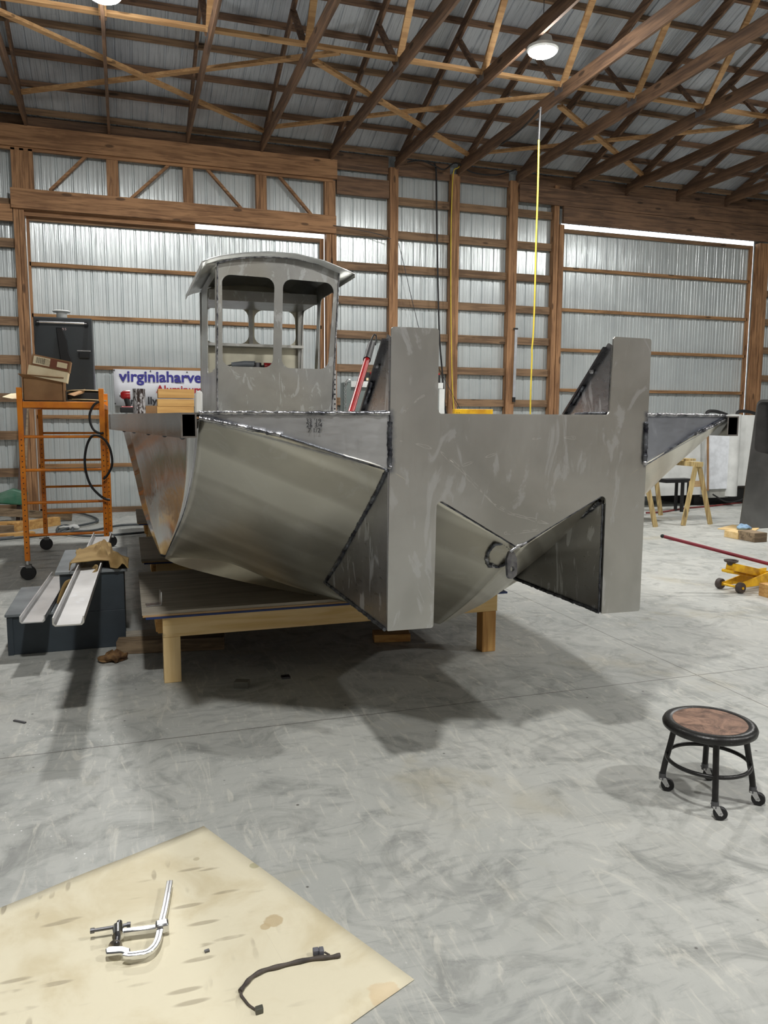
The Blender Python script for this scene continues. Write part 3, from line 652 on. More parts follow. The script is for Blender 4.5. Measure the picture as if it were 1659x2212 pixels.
# knots, bolts and the stamp on the front apron are in the wood; angle bracket on the table
b0 = AZ(345, 1308, .443)
mb = MB(); ex = V((1,.1,0)).normalized(); ey = V((-.1,1,0))
mb.obox(b0+V((-.035,.02,.004)), ex, ey, (0,0,1), .09, .075, .006); mb.obox(b0+V((.008,.02,.045)), ex, ey, (0,0,1), .006, .075, .085)
top(mb, 'angle_bracket', STEEL, 'small aluminium angle bracket standing on the near table top', 'bracket', smooth=0, bevel=.002)
c0_ = V((2.36, 5.75, .34)); g = thing('bar_clamp', c0_, 'dark clamp gripping the right end of the near table', 'clamp')
MB().box(2.395, 2.43, 5.72, 5.78, .35, .46).build('jaw', BLK, g, 0); MB().box(2.36,2.54,5.735,5.765,.448,.462).build('bar', DSTEEL, g, 0); MB().cyl((2.50,5.75,.36),(2.50,5.75,.448), .016).build('screw', DSTEEL, g); MB().box(2.46,2.545,5.73,5.77,.352,.372).build('foot', BLK, g, 0)
# ---------------- grey steps and channels ----------------
STP = plain('slate_grey_paint', S(58,68,76), .55, 0, S(46,54,62), 3); STT = plain('pale_grey_tread', S(140,146,150), .4, 0, S(112,118,122), 4)
g = thing('painted_steps', (-.42, 6.0, 0), 'dark grey painted wooden two-step block left of the table', 'steps')
mb = MB(); mb.box(-.785,-.045,5.56,5.6,0,.262); mb.box(-.455,-.045,5.56,5.6,.262,.528); mb.box(-.785,-.745,5.6,6.42,0,.262); mb.box(-.085,-.045,5.6,6.42,0,.528); mb.box(-.785,-.045,6.38,6.42,0,.262); mb.box(-.455,-.045,6.38,6.42,.262,.528); mb.box(-.455,-.435,5.6,6.38,.262,.528)
mb.build('body', STP, g, 0, bevel=.003)
MB().box(-.80,-.456,5.54,6.43,.263,.282).build('tread', STT, g, 0, bevel=.003); MB().box(-.48,-.02,5.54,6.46,.530,.550).build('tread', STT, g, 0, bevel=.003)
MB().box(-.79,-.755,5.552,5.561,0,.262).build('corner_trim', STP, g, 0)
CHN = alu('channel_stock_aluminium', S(232,232,232), .42, None, None, .3, (1,30,1), 0, .02, .03)
def channel(p, q, w, h, label):
    p, q = V(p), V(q); d = (q-p).normalized(); sd = V((d.y,-d.x,0)).normalized(); u = sd.cross(d); L = (q-p).length
    prof = [(-w/2,h),(-w/2,.012),(-w/2+.012,0),(w/2-.012,0),(w/2,.012),(w/2,h),(w/2-.007,h),(w/2-.007,.016),(w/2-.018,.007),(-w/2+.018,.007),(-w/2+.007,.016),(-w/2+.007,h)]
    top(MB().prism([p+sd*a+u*b for a, b in prof], d*L), 'aluminium_channel', CHN, label, 'channel', 'aluminium channels on the steps', smooth=20)
channel((-.601,5.26,.2835), (-.535,6.75,.2835), .15, .045, 'shorter aluminium channel lying on the lower grey step')
channel((-.301,4.06,.552), (-.217,7.05,.552), .148, .045, 'longer aluminium channel overhanging the front of the upper grey step')
# leather apron
def A5(x, y, Y): return AY(x, y, Y)
rows = [[A5(164,1207,5.95),A5(188,1209,6.15),A5(205,1193,6.3),A5(219,1178,6.42),A5(234,1192,6.35),A5(250,1204,6.2),A5(266,1213,6.0),A5(279,1216,5.9)],
        [A5(166,1216,5.86),A5(188,1217,5.95),A5(206,1203,6.0),A5(222,1192,6.02),A5(236,1203,6.0),A5(251,1214,5.9),A5(266,1222,5.8),A5(278,1224,5.72)],
        [A5(163,1228,5.72),A5(186,1224,5.8),A5(208,1215,5.8),A5(224,1208,5.78),A5(236,1215,5.76),A5(250,1224,5.70),A5(264,1229,5.62),A5(278,1232,5.56)],
        [A5(155,1238,5.60),A5(184,1234,5.64),A5(206,1230,5.66),A5(222,1222,5.64),A5(236,1222,5.62),A5(248,1229,5.57),A5(262,1233,5.53),A5(277,1238,5.52)],
        [A5(150,1250,5.5),A5(176,1247,5.53),A5(198,1244,5.56),A5(212,1236,5.56),A5(228,1230,5.55),A5(241,1230,5.53),A5(254,1232,5.50),A5(279,1239,5.5)]]
Rr = []
for r in [crv(x, 5) for x in rows]: Rr.append(r)
G = [crv([r[j] for r in Rr], 5) for j in range(len(Rr[0]))]
for i, c in enumerate(G):
    for j, p in enumerate(c):
        q = noise.noise(p*14)*.03+abs(noise.noise(p*8+V((4,2,1))))*.11+.02*math.sin(p.x*60+p.y*35); p.z = max(p.z+q, .562+.05*(1 if -.38 < p.x < -.13 else 0)); p.y += noise.noise(p*11+V((9,0,0)))*.03
LEA = plain('tan_suede', S(176,148,98), .9, 0, S(142,114,70), 5, .4)
g = thing('leather_apron', (-.2, 5.8, .56), 'tan leather welding apron crumpled over the channel on the steps', 'apron')
MB().grid(G).build('main_panel', LEA, g, 70, solid=.005)
st = [[A5(150,1251,5.5),A5(182,1250,5.52)],[A5(141,1256,5.47),A5(156,1256,5.5)],[A5(134,1268,5.44),A5(146,1268,5.48)],[A5(128,1284,5.42),A5(138,1287,5.46)],[A5(124,1298,5.41),A5(130,1301,5.45)],[A5(123,1304,5.41),A5(127,1305,5.45)]]
MB().grid([crv([r[0] for r in st], 5), crv([r[1] for r in st], 5)]).build('strap', LEA, g, 70, solid=.004)
lp = crv([A5(154,1245,5.47),A5(170,1242,5.42),A5(190,1243,5.40),A5(204,1232,5.42),A5(211,1222,5.48),A5(205,1220,5.55),A5(196,1232,5.58)], 6)
MB().grid([lp, [p+V((0,0,-.03)) for p in lp]]).build('pocket_loop', LEA, g, 70, solid=.004)
# ---------------- scaffold ----------------
SY0, SY1, SX0, SX1 = 8.157, 9.99, -.945, -.215
g = thing('scaffold', (-.58, 9.07, 0), 'orange rolling scaffold tower with ladder end frames, left of the boat', 'scaffold')
zf = lambda y, Y, x=140: AY(x, y, Y).z
for y, zb_ in ((SY0, .17), (SY1, .17)):
    for x in (SX0, SX1):
        P = MB().box(x-.024, x+.024, y-.022, y+.022, zb_+.02, 1.855).build('post', ORANGE, g, 0, bevel=.004)
        mb = MB()
        for k in range(22): z = .27+k*.052; mb.cyl((x, y-.0235, z), (x, y-.0225, z), .006, 8)
        mb.build('post_hole', BLK, P)
        C = MB().cyl((x,y,.15),(x,y,.21), .014, 12).build('caster', STEEL, g)
        MB().prism([(x-.03,y-.03,.15),(x+.03,y-.03,.15),(x+.045,y+.02,.06),(x+.02,y+.03,.05)], (0,.006,0)).build('fork', STEEL, C, 0)
        MB().prism([(x-.03,y+.045,.15),(x+.03,y+.045,.15),(x+.045,y+.05,.06),(x+.02,y+.05,.05)], (0,-.006,0)).build('fork', STEEL, C, 0)
        MB().lathe([(.03,-.02),(.065,-.02),(.072,-.012),(.072,.012),(.065,.02),(.03,.02)], (x,y+.008,.0725), 28, (0,1,0)).build('wheel', BLK, C)
        MB().box(x-.075,x-.02,y-.02,y+.02,.135,.142).build('brake_lever', STEEL, C, 0)
    for z in (1.39, 1.07, .755, .44):
        MB().tube([(SX0+.02, y, z),(SX1-.02, y, z)], .0135, 12).build('rung', ORANGE, g)
    MB().box(SX0+.024, SX1-.024, y-.02, y+.02, 1.665, 1.725).build('platform_rail', ORANGE, g, 0, bevel=.006)
for x in (SX0, SX1): MB().box(x-.02, x+.02, SY0, SY1, 1.665, 1.715).build('platform_rail', ORANGE, g, 0, bevel=.006)
MB().box(SX0+.025, SX1-.025, SY0+.025, SY1-.025, 1.712, 1.728).build('platform', PLY, g, 0)
# black hose hanging on the scaffold
hs = crv([AY(x, y, 8.10) for x, y in ((214,867),(202,876),(194,895),(196,916),(204,930),(216,936),(224,935))], 6)
top(MB().tube(hs, .012, 10), 'black_hose', BLK, 'short curved black hose at the top of the right scaffold post', 'hose')
hs = crv([AY(x, y, 8.06) for x, y in ((223,1035),(232,1026),(241,1008),(242,990),(236,965),(224,948),(208,940),(196,945),(187,965),(183,995),(187,1025),(197,1050),(212,1067),(226,1077),(238,1080))], 6)
top(MB().tube(hs, .012, 10), 'black_hose', BLK, 'long looped black hose coiled around the right scaffold post', 'hose')
# boxes on the scaffold
g = thing('cardboard_box', (-.73, 8.45, 1.73), 'large brown open cardboard box on the scaffold platform', 'box')
xa, xb, ya, yb, z0, z1 = -.915, -.56, 8.2, 8.6, 1.73, 1.95
mb = MB()
for q in ((xa,xb,ya,ya+.006),(xa,xb,yb-.006,yb),(xa,xa+.006,ya,yb),(xb-.006,xb,ya,yb)): mb.box(*q, z0, z1)
mb.box(xa,xb,ya,yb,z0,z0+.006); mb.build('body', CARD, g, 0)
MB().prism([(xa,ya,z1),(xb,ya,z1-.01),(xb+.015,ya-.07,z1-.03+.03),(xa-.03,ya-.07,z1+.03)], (0,0,.005)).build('flap', CARD, g, 0)
MB().prism([(xb,ya,z1),(xb,yb,z1),(xb+.02,yb,z1+.02),(xb+.02,ya,z1-.005)], (.0,0,.005)).build('flap', CARD, g, 0)
MB().prism([AY(50,849,8.3),AY(50,862,8.25),AY(26,862,8.15),AY(5,858,8.1),AY(24,851,8.3)], (0,0,.005)).build('flap', CREAM, g, 0)
tb = thing('parts_carton', (-.72, 8.35, 1.96), 'small carton with shipping labels, tilted on the big box', 'box')
ex = (AY(152,783,8.25)-AY(70,766,8.25)).normalized(); ez = V((ex.z*-1, 0, ex.x)).normalized() if False else V((0,-1,0)).cross(ex)*-1
ez = ex.cross(V((0,1,0))); ez = ez if ez.z > 0 else -ez
o_ = AY(58,810,8.15); wd = (AY(144,822,8.15)-o_).length
U = MB().obox(o_+ex*wd/2+ez*.05+V((0,.13,0)), ex, (0,1,0), ez, wd, .25, .10).build('body', CREAM, tb, 0)
c1 = plain('carton_side', S(226,206,172), .7); rd = plain('rust_brown_print', S(122,66,44), .7)
MB().obox(o_+ex*wd*.53+ez*.155+V((0,.12,0)), ex, (0,1,0), ez, wd*.98, .2, .105).build('inner_carton', CARD, tb, 0)
MB().obox(o_+ex*wd*.53+ez*.155+V((0,.018,0)), ex, (0,1,0), ez, wd*.9, .003, .085).build('printed_side', rd, tb, 0)
for a, w_, h_ in ((.30,.42,.075),(.82,.26,.05)):
    LB = MB().obox(o_+ex*wd*a+ez*.157+V((0,.0145,0)), ex, (0,1,0), ez, wd*w_, .002, h_).build('shipping_label', CREAM, tb, 0)
mb = MB()
for k in range(16): mb.obox(o_+ex*(wd*.16+k*.0052)+ez*.158+V((0,.013,0)), ex, (0,1,0), ez, .001+.0022*((k*7) % 3)/2, .001, .055)
for k in range(6): mb.obox(o_+ex*(wd*.42)+ez*(.13+k*.010)+V((0,.013,0)), ex, (0,1,0), ez, .07-.01*(k % 3), .001, .002)
mb.build('barcode', INK, tb, 0)
# black cabinet
g = thing('black_cabinet', (-.62, 9.45, 1.73), 'black steel cabinet with chrome towel-bar handle, standing on the scaffold', 'cabinet')
CABK = plain('satin_black_steel', S(40,46,50), .38, 0, S(32,37,41), 2)
xa, xb, ya, yb, z0, z1 = -.905, -.315, 9.3, 9.8, 1.73, 2.655
P = MB().box(xa, xb, ya+.03, yb, z0, z1).build('body', CABK, g, 0, bevel=.006); MB().box(xa+.004, xb-.004, ya, ya+.029, z0+.02, z1-.01).build('door', CABK, g, 0, bevel=.004)
MB().tube([(xa+.04,ya-.05,z1-.065),(xb-.05,ya-.05,z1-.065)], .011, 12).build('handle', STEEL, g)
for x in (xa+.045, xb-.055): MB().cyl((x,ya+.002,z1-.065),(x,ya-.06,z1-.065), .022, 14).build('handle_bracket', BLKG, g)
mb = MB().prism([AY(121,708,ya-.01),AY(134,709,ya-.01),AY(145,735,ya-.01),AY(148,760,ya-.01),AY(156,780,ya-.01),AY(152,783,ya-.01),AY(131,777,ya-.01)], (0,-.04,0)); mb.build('hose_hook', BLKG, g, 0, bevel=.006)
MB().box(-.46,-.35,ya-.04,ya,2.22,2.28).build('latch', BLKG, g, 0, bevel=.008); MB().box(-.475,-.335,ya-.015,ya,2.295,2.305).build('hinge', STEEL, g, 0)
MB().lathe([(.055,0),(.055,.07),(.09,.075),(.095,.085),(.09,.09)], (-.63,9.5,z1), 28).build('flue_collar', WHITE, g)
mb = MB(); bd = text_mesh('0 5', .035, .0005); mb.mesh(bd, frameM(AY(134,713,ya-.014)+V((0,0,0)), (1,0,0), (0,0,1))); mb.build('badge', plain('badge_pale', S(220,190,190), .5), g, 0)
# spool
g = thing('cable_spool', (-.34, 8.5, 1.73), 'cardboard spool with round cream flanges on the scaffold platform', 'spool')
MB().lathe([(.185,0),(.185,.008)], (-.36,8.58,1.745), 40, (.02,.03,1)).build('flange', CREAM, g); MB().lathe([(.17,0),(.17,.07)], (-.38,8.58,1.755), 36).build('cable_winding', BLK, g); MB().lathe([(.185,0),(.185,.008)], (-.37,8.58,1.835), 40, (.0,.05,1)).build('flange', CREAM, g)
top(MB().prism([AY(146,852,8.3),AY(184,841,8.45),AY(182,849,8.42),AY(160,856,8.25)], (0,0,.004)), 'loose_cardboard', CARD, 'torn cardboard piece lying on the spool', 'cardboard', smooth=0)
# ---------------- banner ----------------
BY = 13.60
c = [AY(244.5,797,BY), AY(247,876,BY)]; x0b = c[0].x; zt, zb_ = c[0].z, c[1].z
g = thing('banner', (x0b+1, BY, zb_), 'white banner with blue lettering hanging on the left sliding door', 'banner')
mb = MB(); R = []
for i in range(25): x = x0b+2.35*i/24; R.append(V((x, BY+.012*math.sin(i*1.3), zt)))
mb.grid([R, [V((p.x+.01, p.y, zb_)) for p in R]]); mb.build('sheet', plain('white_vinyl', S(226,228,234), .5, 0, S(214,216,224), 2), g, 60, solid=.002)
def btxt(s, px_, py_, h, col, nm, sx=1, bold=.004):
    p = AY(px_, py_, BY-.02); tm = text_mesh(s, h, .001, bold, 'LEFT', sx); MB().mesh(tm, frameM(p, (1,0,0), (0,0,1))).build(nm, col, g, 0)
BLU = plain('banner_blue', S(58,54,150), .5); BRD = plain('banner_red', S(176,30,44), .5)
btxt('virginiaharve', 258, 823, .245, BLU, 'lettering', 1.055, .006); btxt('Aluminum B', 338, 848, .17, BRD, 'lettering', 1.06); btxt('r', 282, 873, .15, INK, 'lettering'); btxt('lly', 319, 873, .17, INK, 'lettering')
mb = MB()
for x, y in ((246.5,799.5),(325,801.5),(404,804),(249,872)): mb.cyl(AY(x, y, BY-.012), AY(x, y, BY-.008), .011, 12)
mb.build('grommet', BLK, g)
# ---------------- things standing on the deck ----------------
def dk(x, Y): return AY(x, 894, Y)
p = V((.047, 5.75, 1.6)); g = thing('impact_driver', p, 'red and black cordless impact driver standing on the boat gunwale', 'power tool')
k_ = (p-CP).length/1680.75
def dp(x, y): return AY(x, y, 5.75)
MB().obox(dp(275,886)+V((0,0,.002)), (1,0,0), (0,1,0), (0,0,1), .095, .075, .038).build('battery', BLK, g, 0, bevel=.006); MB().obox(dp(275,881), (1,0,0), (0,1,0), (0,0,1), .08, .07, .022).build('base', RED, g, 0, bevel=.006)
MB().tube([dp(278,879), dp(276,870), dp(272,858)], .019, 12).build('grip', BLK, g); MB().tube([dp(260.5,854), dp(264,854), dp(268,853.5), dp(276,853), dp(281,853)], .028, 16, rf=lambda t: .6+.5*min(1,t*2.5)).build('motor_housing', RED, g); MB().cyl(dp(258,854), dp(261,854), .012, 12).build('chuck', DSTEEL, g)
g = thing('steel_tube', (.09, 5.2, 1.6), 'short rusty galvanised pipe piece standing upright on the gunwale', 'pipe')
SC = NT('scaly_metal'); v_ = SC.mp((1,1,.35)); sn = SC.noise(v_, 60, 5, .7, 1); SC.bump(sn, .8, .01); scm = SC.out(SC.mix(SC.ramp(sn, .44, .56), S(60,48,44), S(196,194,196)), .4, .6)
a = AY(288,893,5.2); b = AY(315,893,5.2); r = (b.x-a.x)/2; cx = (a.x+b.x)/2
mb = MB(); mb.lathe([(r,0),(r,.158),(r-.006,.158),(r-.006,.004)], (cx,5.2,1.6), 28); mb.build('shell', scm, g)
o = top(MB().box(AY(312,893,5.4).x, AY(342,893,5.4).x, 5.4, 5.45, 1.6, 1.6+.056), 'tan_block', CARD, 'small tan block between the pipe piece and the timber block', 'block', smooth=0)
g = thing('timber_block', (.27, 4.6, 1.6), 'stack of three light pine offcuts on the gunwale, split across', 'timber block')
xa, xb = AY(341,893,4.6).x, AY(420,893,4.6).x
for z0, z1, dx in ((0,.040,.004),(.041,.083,.0),(.089,.139,-.004)): MB().box(xa-dx, xb-dx*.5, 4.6, 4.72, 1.6+z0, 1.6+z1).build('offcut', PINE2['x'], g, 0, bevel=.002)
top(MB().prism([AY(421,893,4.9),AY(438,893,4.9),AY(438,846,4.9),AY(428,843,4.9),AY(421,850,4.9)], (0,.04,0)), 'plastic_bag', WHITE, 'crumpled white plastic bag beside the timber block', 'bag', smooth=60, bevel=.012)
# long handled tool
a, b = AY(757,893,4.4), AY(793,776,4.9); a.z = 1.6; g = thing('bolt_cutter', a, 'red handle with black grip rising from the deck beside the cabin', 'hand tool')
d = (b-a).normalized(); MB().tube([a+V((0,0,.005)), b], .0195, 14).build('handle', RED, g)
c = AY(803,742,5.05); MB().tube([b-d*.01, b+d*.01, c-d*.02, c], .026, 14, rf=lambda t: 1-.12*t).build('grip', BLK, g)
MB().tube(crv([AY(799,746,5.05),AY(803,732,5.08),AY(809,723,5.1),AY(813,728,5.1),AY(811,745,5.05)], 6), .005, 8).build('hanging_loop', BLK, g)
# yellow level on the deck
a = V((AY(982,893,3.9).x, 3.9, 1.602)); b = V((AY(1065,893,3.9).x, 3.9, 1.602)); g = thing('box_level', a, 'worn yellow box level lying behind the cross plate', 'level')
MB().box(a.x, b.x, 3.9, 3.93, 1.602, 1.632).build('body', YEL, g, 0, bevel=.002); mb = MB()
for k in range(3): mb.cyl((a.x+.01+k*.009,3.899,1.612),(a.x+.01+k*.009,3.8975,1.612), .0018, 6)
mb.build('vent_holes', BLK, g)
# ---------------- cabinet and wall side ----------------
GC = plain('cabinet_grey', S(128,138,136), .45, 0, S(110,120,118), 2)
g = thing('grey_cabinet', (4.0, 11.9, 0), 'grey steel tool cabinet standing against the wall behind the boat', 'cabinet')
xa, xb = AY(757,850,11.6).x, AY(955,850,11.6).x; zt = AY(790,824,11.6).z
MB().box(xa, xb, 11.6, 12.2, 0, zt).build('body', GC, g, 0, bevel=.01); MB().box(xa, xb, 11.56, 11.6, zt-.09, zt).build('lid_edge', WHITE, g, 0)
q = AY(742,830,11.5).x; MB().box(q, xa-.02, 11.5, 11.53, .3, AY(745,826,11.5).z).build('door', GC, g, 0)
q = AY(949,850,11.45).x; MB().box(q, q+.09, 11.45, 11.50, .3, zt-.1).build('door', WHITE, g, 0)
MB().tube([AY(746,828,11.45), AY(751,820,11.45), AY(756,820,11.45)], .012, 8).build('chain_hook', STEEL, g)
mb = MB()
for k in range(16): p = AY(746.5, 830+k*4, 11.45); mb.ring(p, .016, .004, (1,0,0) if k % 2 else (0,1,0), 10, 5)
mb.build('chain', STEEL, g)
g = thing('battery_charger', (3.6, 11.8, zt), 'black charger box with red button on the grey cabinet', 'charger')
xa = AY(789,815,11.7).x; xb = AY(812,815,11.7).x; MB().prism([(xa,11.7,zt),(xb,11.7,zt),(xb,11.7,zt+.14),(xa+.06,11.7,zt+.14),(xa,11.7,zt+.07)], (0,.2,0)).build('body', BLK, g, 0, bevel=.006); MB().box(xa+.08, xa+.13, 11.68, 11.75, zt+.10, zt+.15).build('button', RED, g, 0); MB().box(xa+.015,xa+.05,11.69,11.70,zt+.02,zt+.06).build('label_plate', CREAM, g, 0)
g = thing('battery_charger', (4.6, 11.8, zt), 'black charger with red top at the right end of the grey cabinet', 'charger')
xa = AY(940,815,11.7).x; MB().box(xa, xa+.09, 11.7, 11.85, zt, zt+.13).build('body', BLK, g, 0, bevel=.006); MB().box(xa, xa+.08, 11.7, 11.84, zt+.131, zt+.155).build('red_top', RED, g, 0, bevel=.004)
p, q = AY(1115,712,13.46), AY(1110,858,13.46)
g = thing('long_ruler', q, 'long silver ruler hanging on the fourth wall post', 'ruler')
MB().bar(p, q, .055, .012, (0,1,0)).build('blade', plain('ruler_silver', S(196,200,206), .35, .4), g, 0); MB().bar(p+V((-.01,0,0)), p+V((-.01,0,.03)), .09, .02, (0,1,0)).build('hook_end', BLK, g, 0); MB().bar(q, q-V((0,0,.09)), .06, .02, (0,1,0)).build('end_cap', BLK, g, 0)
# cords and cables
YC = plain('yellow_cord', S(232,206,70), .5)
P = [AY(1168,236,9.6), AY(1165,300,9.6)]; g = thing('hanging_cord', P[0], 'yellow cord hanging from a roof truss beside the bright lamp', 'cord')
pts = [AY(x, y, 9.6) for x, y in ((1164,300),(1162,400),(1158,520),(1155,640),(1152,720),(1149,755),(1149,775),(1146,860),(1145,950))]; MB().tube(crv(pts, 5), .011, 7).build('cord', YC, g)
MB().tube(crv([AY(1168,232,9.6), AY(1166,262,9.6), AY(1164,302,9.6)], 5), .017, 8).build('black_plug_end', BLK, g)
MB().tube(crv([AY(1166,236,9.6), AY(1130,275,10.6), AY(1085,310,11.8), AY(1020,345,13.0)], 5), .014, 7).build('black_lead', BLK, g)
pts = [AY(x, y, 13.42) for x, y in ((938,352),(942,372),(943,450),(945,560),(947,660),(950,740),(955,800),(960,870),(966,905))]
top(MB().tube(crv(pts, 5), .017, 8), 'black_cable', BLK, 'thick black cable hanging down the middle of the back wall', 'cable')
pts = [AY(x, y, 13.44) for x, y in ((1010,342),(990,362),(979,376),(975,470),(974,560),(974,640),(975,740),(977,830),(981,893),(983,940))]
top(MB().tube(crv(pts, 5), .009, 7), 'extension_cord', YC, 'thin yellow cord running down beside a wall post', 'cord')
pts = [AY(x, y, 13.42) for x, y in ((720,487),(760,494),(810,504),(845,516))]; top(MB().tube(crv(pts, 5), .006, 6), 'thin_wire', DSTEEL, 'thin dark wire sagging right of the left door header', 'wire')
pts = [AY(x, y, 13.44) for x, y in ((861,525),(872,570),(888,640),(905,710),(950,800),(1000,895))]; top(MB().tube(pts, .006, 6), 'thin_wire', DSTEEL, 'thin dark wire slanting across the bay above the left knee', 'wire')
pts = [AY(x, y, 13.36) for x, y in ((880,350),(910,347),(938,358),(960,366),(985,352),(1020,372),(1070,378),(1115,366))]; top(MB().tube(crv(pts, 5), .012, 7), 'eave_wiring', BLK, 'black wiring looped along the eave board', 'wiring')
# ---------------- right background ----------------
g = thing('white_machine', (10.5, 11.9, 0), 'large white boxy machine with a round column near the right door', 'machine')
Y0 = 11.6
def bx(x0, x1, y0, y1, dep, Y=Y0): 
    a = AY(x0, y0, Y); b = AY(x1, y1, Y); return (a.x, b.x, Y, Y+dep, b.z, a.z)
MB().box(*bx(1400,1528,900,1068,1.2,Y0+.1)).build('side_panel', WHITE, g, 0); MB().box(*bx(1533,1570,925,1056,.05,Y0-.03)).build('door', plain('machine_door_white', S(222,226,232), .4), g, 0, bevel=.006)
MB().box(*bx(1528,1645,896,1048,1.2,Y0+.02)).build('body', WHITE, g, 0); MB().box(*bx(1533,1572,1052,1074,1.0,Y0)).build('skirt', plain('skirt_grey', S(160,160,154), .5), g, 0)
a = AY(1567,1072,Y0-.02); b = AY(1591,1072,Y0-.02); r = (b.x-a.x)/2; MB().lathe([(r,0),(r,1.5)], ((a.x+b.x)/2, Y0+.02, a.z), 28).build('round_column', WHITE, g)
MB().box(*bx(1500,1660,1058,1086,1.0,Y0+.25)).build('underbody', BLK, g, 0); MB().tube([AY(1529,910,Y0-.05), AY(1529,1060,Y0-.05)], .02, 8).build('pipe', CARD, g)
pts = [AY(x, y, Y0-.1) for x, y in ((1540,1068),(1570,1084),(1600,1080),(1620,1068))]; MB().tube(crv(pts, 5), .014, 7).build('drooping_hose', BLK, g)
for q in ((1526,1548,1570),(1592,1615,1640)):
    MB().tube(crv([AY(q[0],896,Y0+.1),AY(q[0]+4,889,Y0+.1),AY(q[1],889,Y0+.1),AY(q[2],896,Y0+.1)], 5), .03, 8).build('top_handle', BLK, g)
for x in (1510, 1650): a = AY(x,1085,Y0+.5); MB().lathe([(.1,-.04),(.1,.04)], (a.x, Y0+.5, .1), 20, (1,0,0)).build('wheel', BLK, g)
# saw horses
SHW = wood('paint_spattered_pine', S(206,184,130), S(150,126,84), 'z')
def horse(x, label, xo=0):
    g = thing('sawhorse', (x, 10.1, 0), label, 'sawhorse', 'sawhorses'); z = .90
    MB().box(x-.045, x+.045, 9.55, 10.75, z-.02, z+.05).build('beam', SHW, g, 0)
    for y in (9.62, 10.68):
        for s in (-1, 1):
            MB().bar((x+s*.03, y, z), (x+s*.25, y-.05 if y < 10 else y+.05, 0), .03, .07, (1,0,0)).build('leg', SHW, g, 0)
        MB().bar((x-.13, y, z-.28), (x+.13, y, z-.28), .02, .09, (0,0,1)).build('spreader', PLYE, g, 0)
horse(8.14, 'paint spattered wooden sawhorse, right one, behind the starboard bow'); horse(7.15, 'paint spattered wooden sawhorse, left one, mostly hidden by the bow')
top(MB().box(6.6, 8.3, 9.85, 10.25, .952, .985), 'plank', SHW, 'white spattered plank laid across the two sawhorses', 'plank', smooth=0)
top(MB().box(7.0, 8.1, 10.9, 10.95, .0, .74), 'dark_panel', STP, 'dark panel standing behind the sawhorses', 'panel', smooth=0) if False else None
g = thing('black_bench', (7.9, 11.1, 0), 'narrow black bench with one thin leg behind the sawhorses', 'bench')
a, b = AY(1440,1036,11.0), AY(1500,1040,11.0); MB().box(a.x, b.x, 11.0, 11.25, a.z-.06, a.z).build('seat', BLK, g, 0)
for x in (a.x+.35, b.x-.1): MB().box(x, x+.04, 11.02, 11.06, 0, a.z-.06).build('leg', BLK, g, 0)
for x in (a.x+.35, b.x-.1): MB().box(x, x+.04, 11.18, 11.22, 0, a.z-.06).build('leg', BLK, g, 0)
# cut panel leaning at the right edge
YP = 9.0; L = [xz(AY(x, y, YP)) for x, y in ((1597,1140),(1650,862),(1700,862),(1700,1150))]; L[0] = (L[0][0], 0.01); L[3] = (L[3][0], .01)
hl = px([(1650,868),(1636,975),(1690,985),(1690,868)], YP, .09)
g = thing('cut_side_panel', (9.0, YP, 0), 'dark grey aluminium side panel with rounded window cut-out, leaning at the right edge', 'metal panel')
MB().mesh(plate([rpoly(L, [0,.1,.1,0]), hl], .006), frameM((0,YP,0), (1,0,0), (0,.06,1))).build('panel', alu('dull_aluminium', S(150,150,150), .38), g, 0)
L2 = [(x+.09, z) for x, z in L]; MB().mesh(plate([rpoly(L2, [0,.1,.1,0])], .006), frameM((0,YP+.10,0), (1,0,0), (0,.06,1))).build('backing_panel', alu('dull_aluminium_back', S(140,140,142), .3), g, 0)
# blocks, rag, sheet 
a = AZ(1597,1166); b = AZ(1628,1168); top(MB().box(a.x, a.x+.15, a.y+.03, a.y+.28, 0, .089), 'lumber_offcut', PINE['x'], 'pale pine lumber offcut on the floor near the leaning panel', 'lumber', 'lumber offcuts near the leaning panel', smooth=0, bevel=.003)
a = AZ(1630,1172); top(MB().box(a.x, a.x+.2, a.y, a.y+.3, 0, .12), 'lumber_offcut', GREY, 'weathered greenish lumber block right of the pale offcut', 'lumber', 'lumber offcuts near the leaning panel', smooth=0, bevel=.003)
P = [AZ(1550,1143), AZ(1582,1135), AZ(1640,1142), AZ(1625,1152)]; top(MB().prism(P, (0,0,.012)), 'plywood_scrap', PINE['x'], 'thin plywood scrap lying flat before the leaning panel', 'plywood', smooth=0)
p = AZ(1612,1146); mb = MB().ball(p+V((0,.05,.035)), .09, (1.3,.8,.55), 10)
for i, v in enumerate(mb.v): mb.v[i] = v+noise.noise_vector(v*16)*.03; mb.v[i].z = max(.013, mb.v[i].z)
top(mb, 'blue_rag', plain('pale_blue_cloth', S(140,170,196), .8, 0, S(96,124,156), 12), 'crumpled pale blue rag at the foot of the leaning panel', 'rag', smooth=60)
top(MB().prism([AZ(1444,1167),AZ(1456,1169),AZ(1457,1164),AZ(1446,1163)], (0,0,.015)), 'metal_scrap', STEEL, 'tiny metal scrap on the floor right of the right knee', 'scrap', smooth=0)
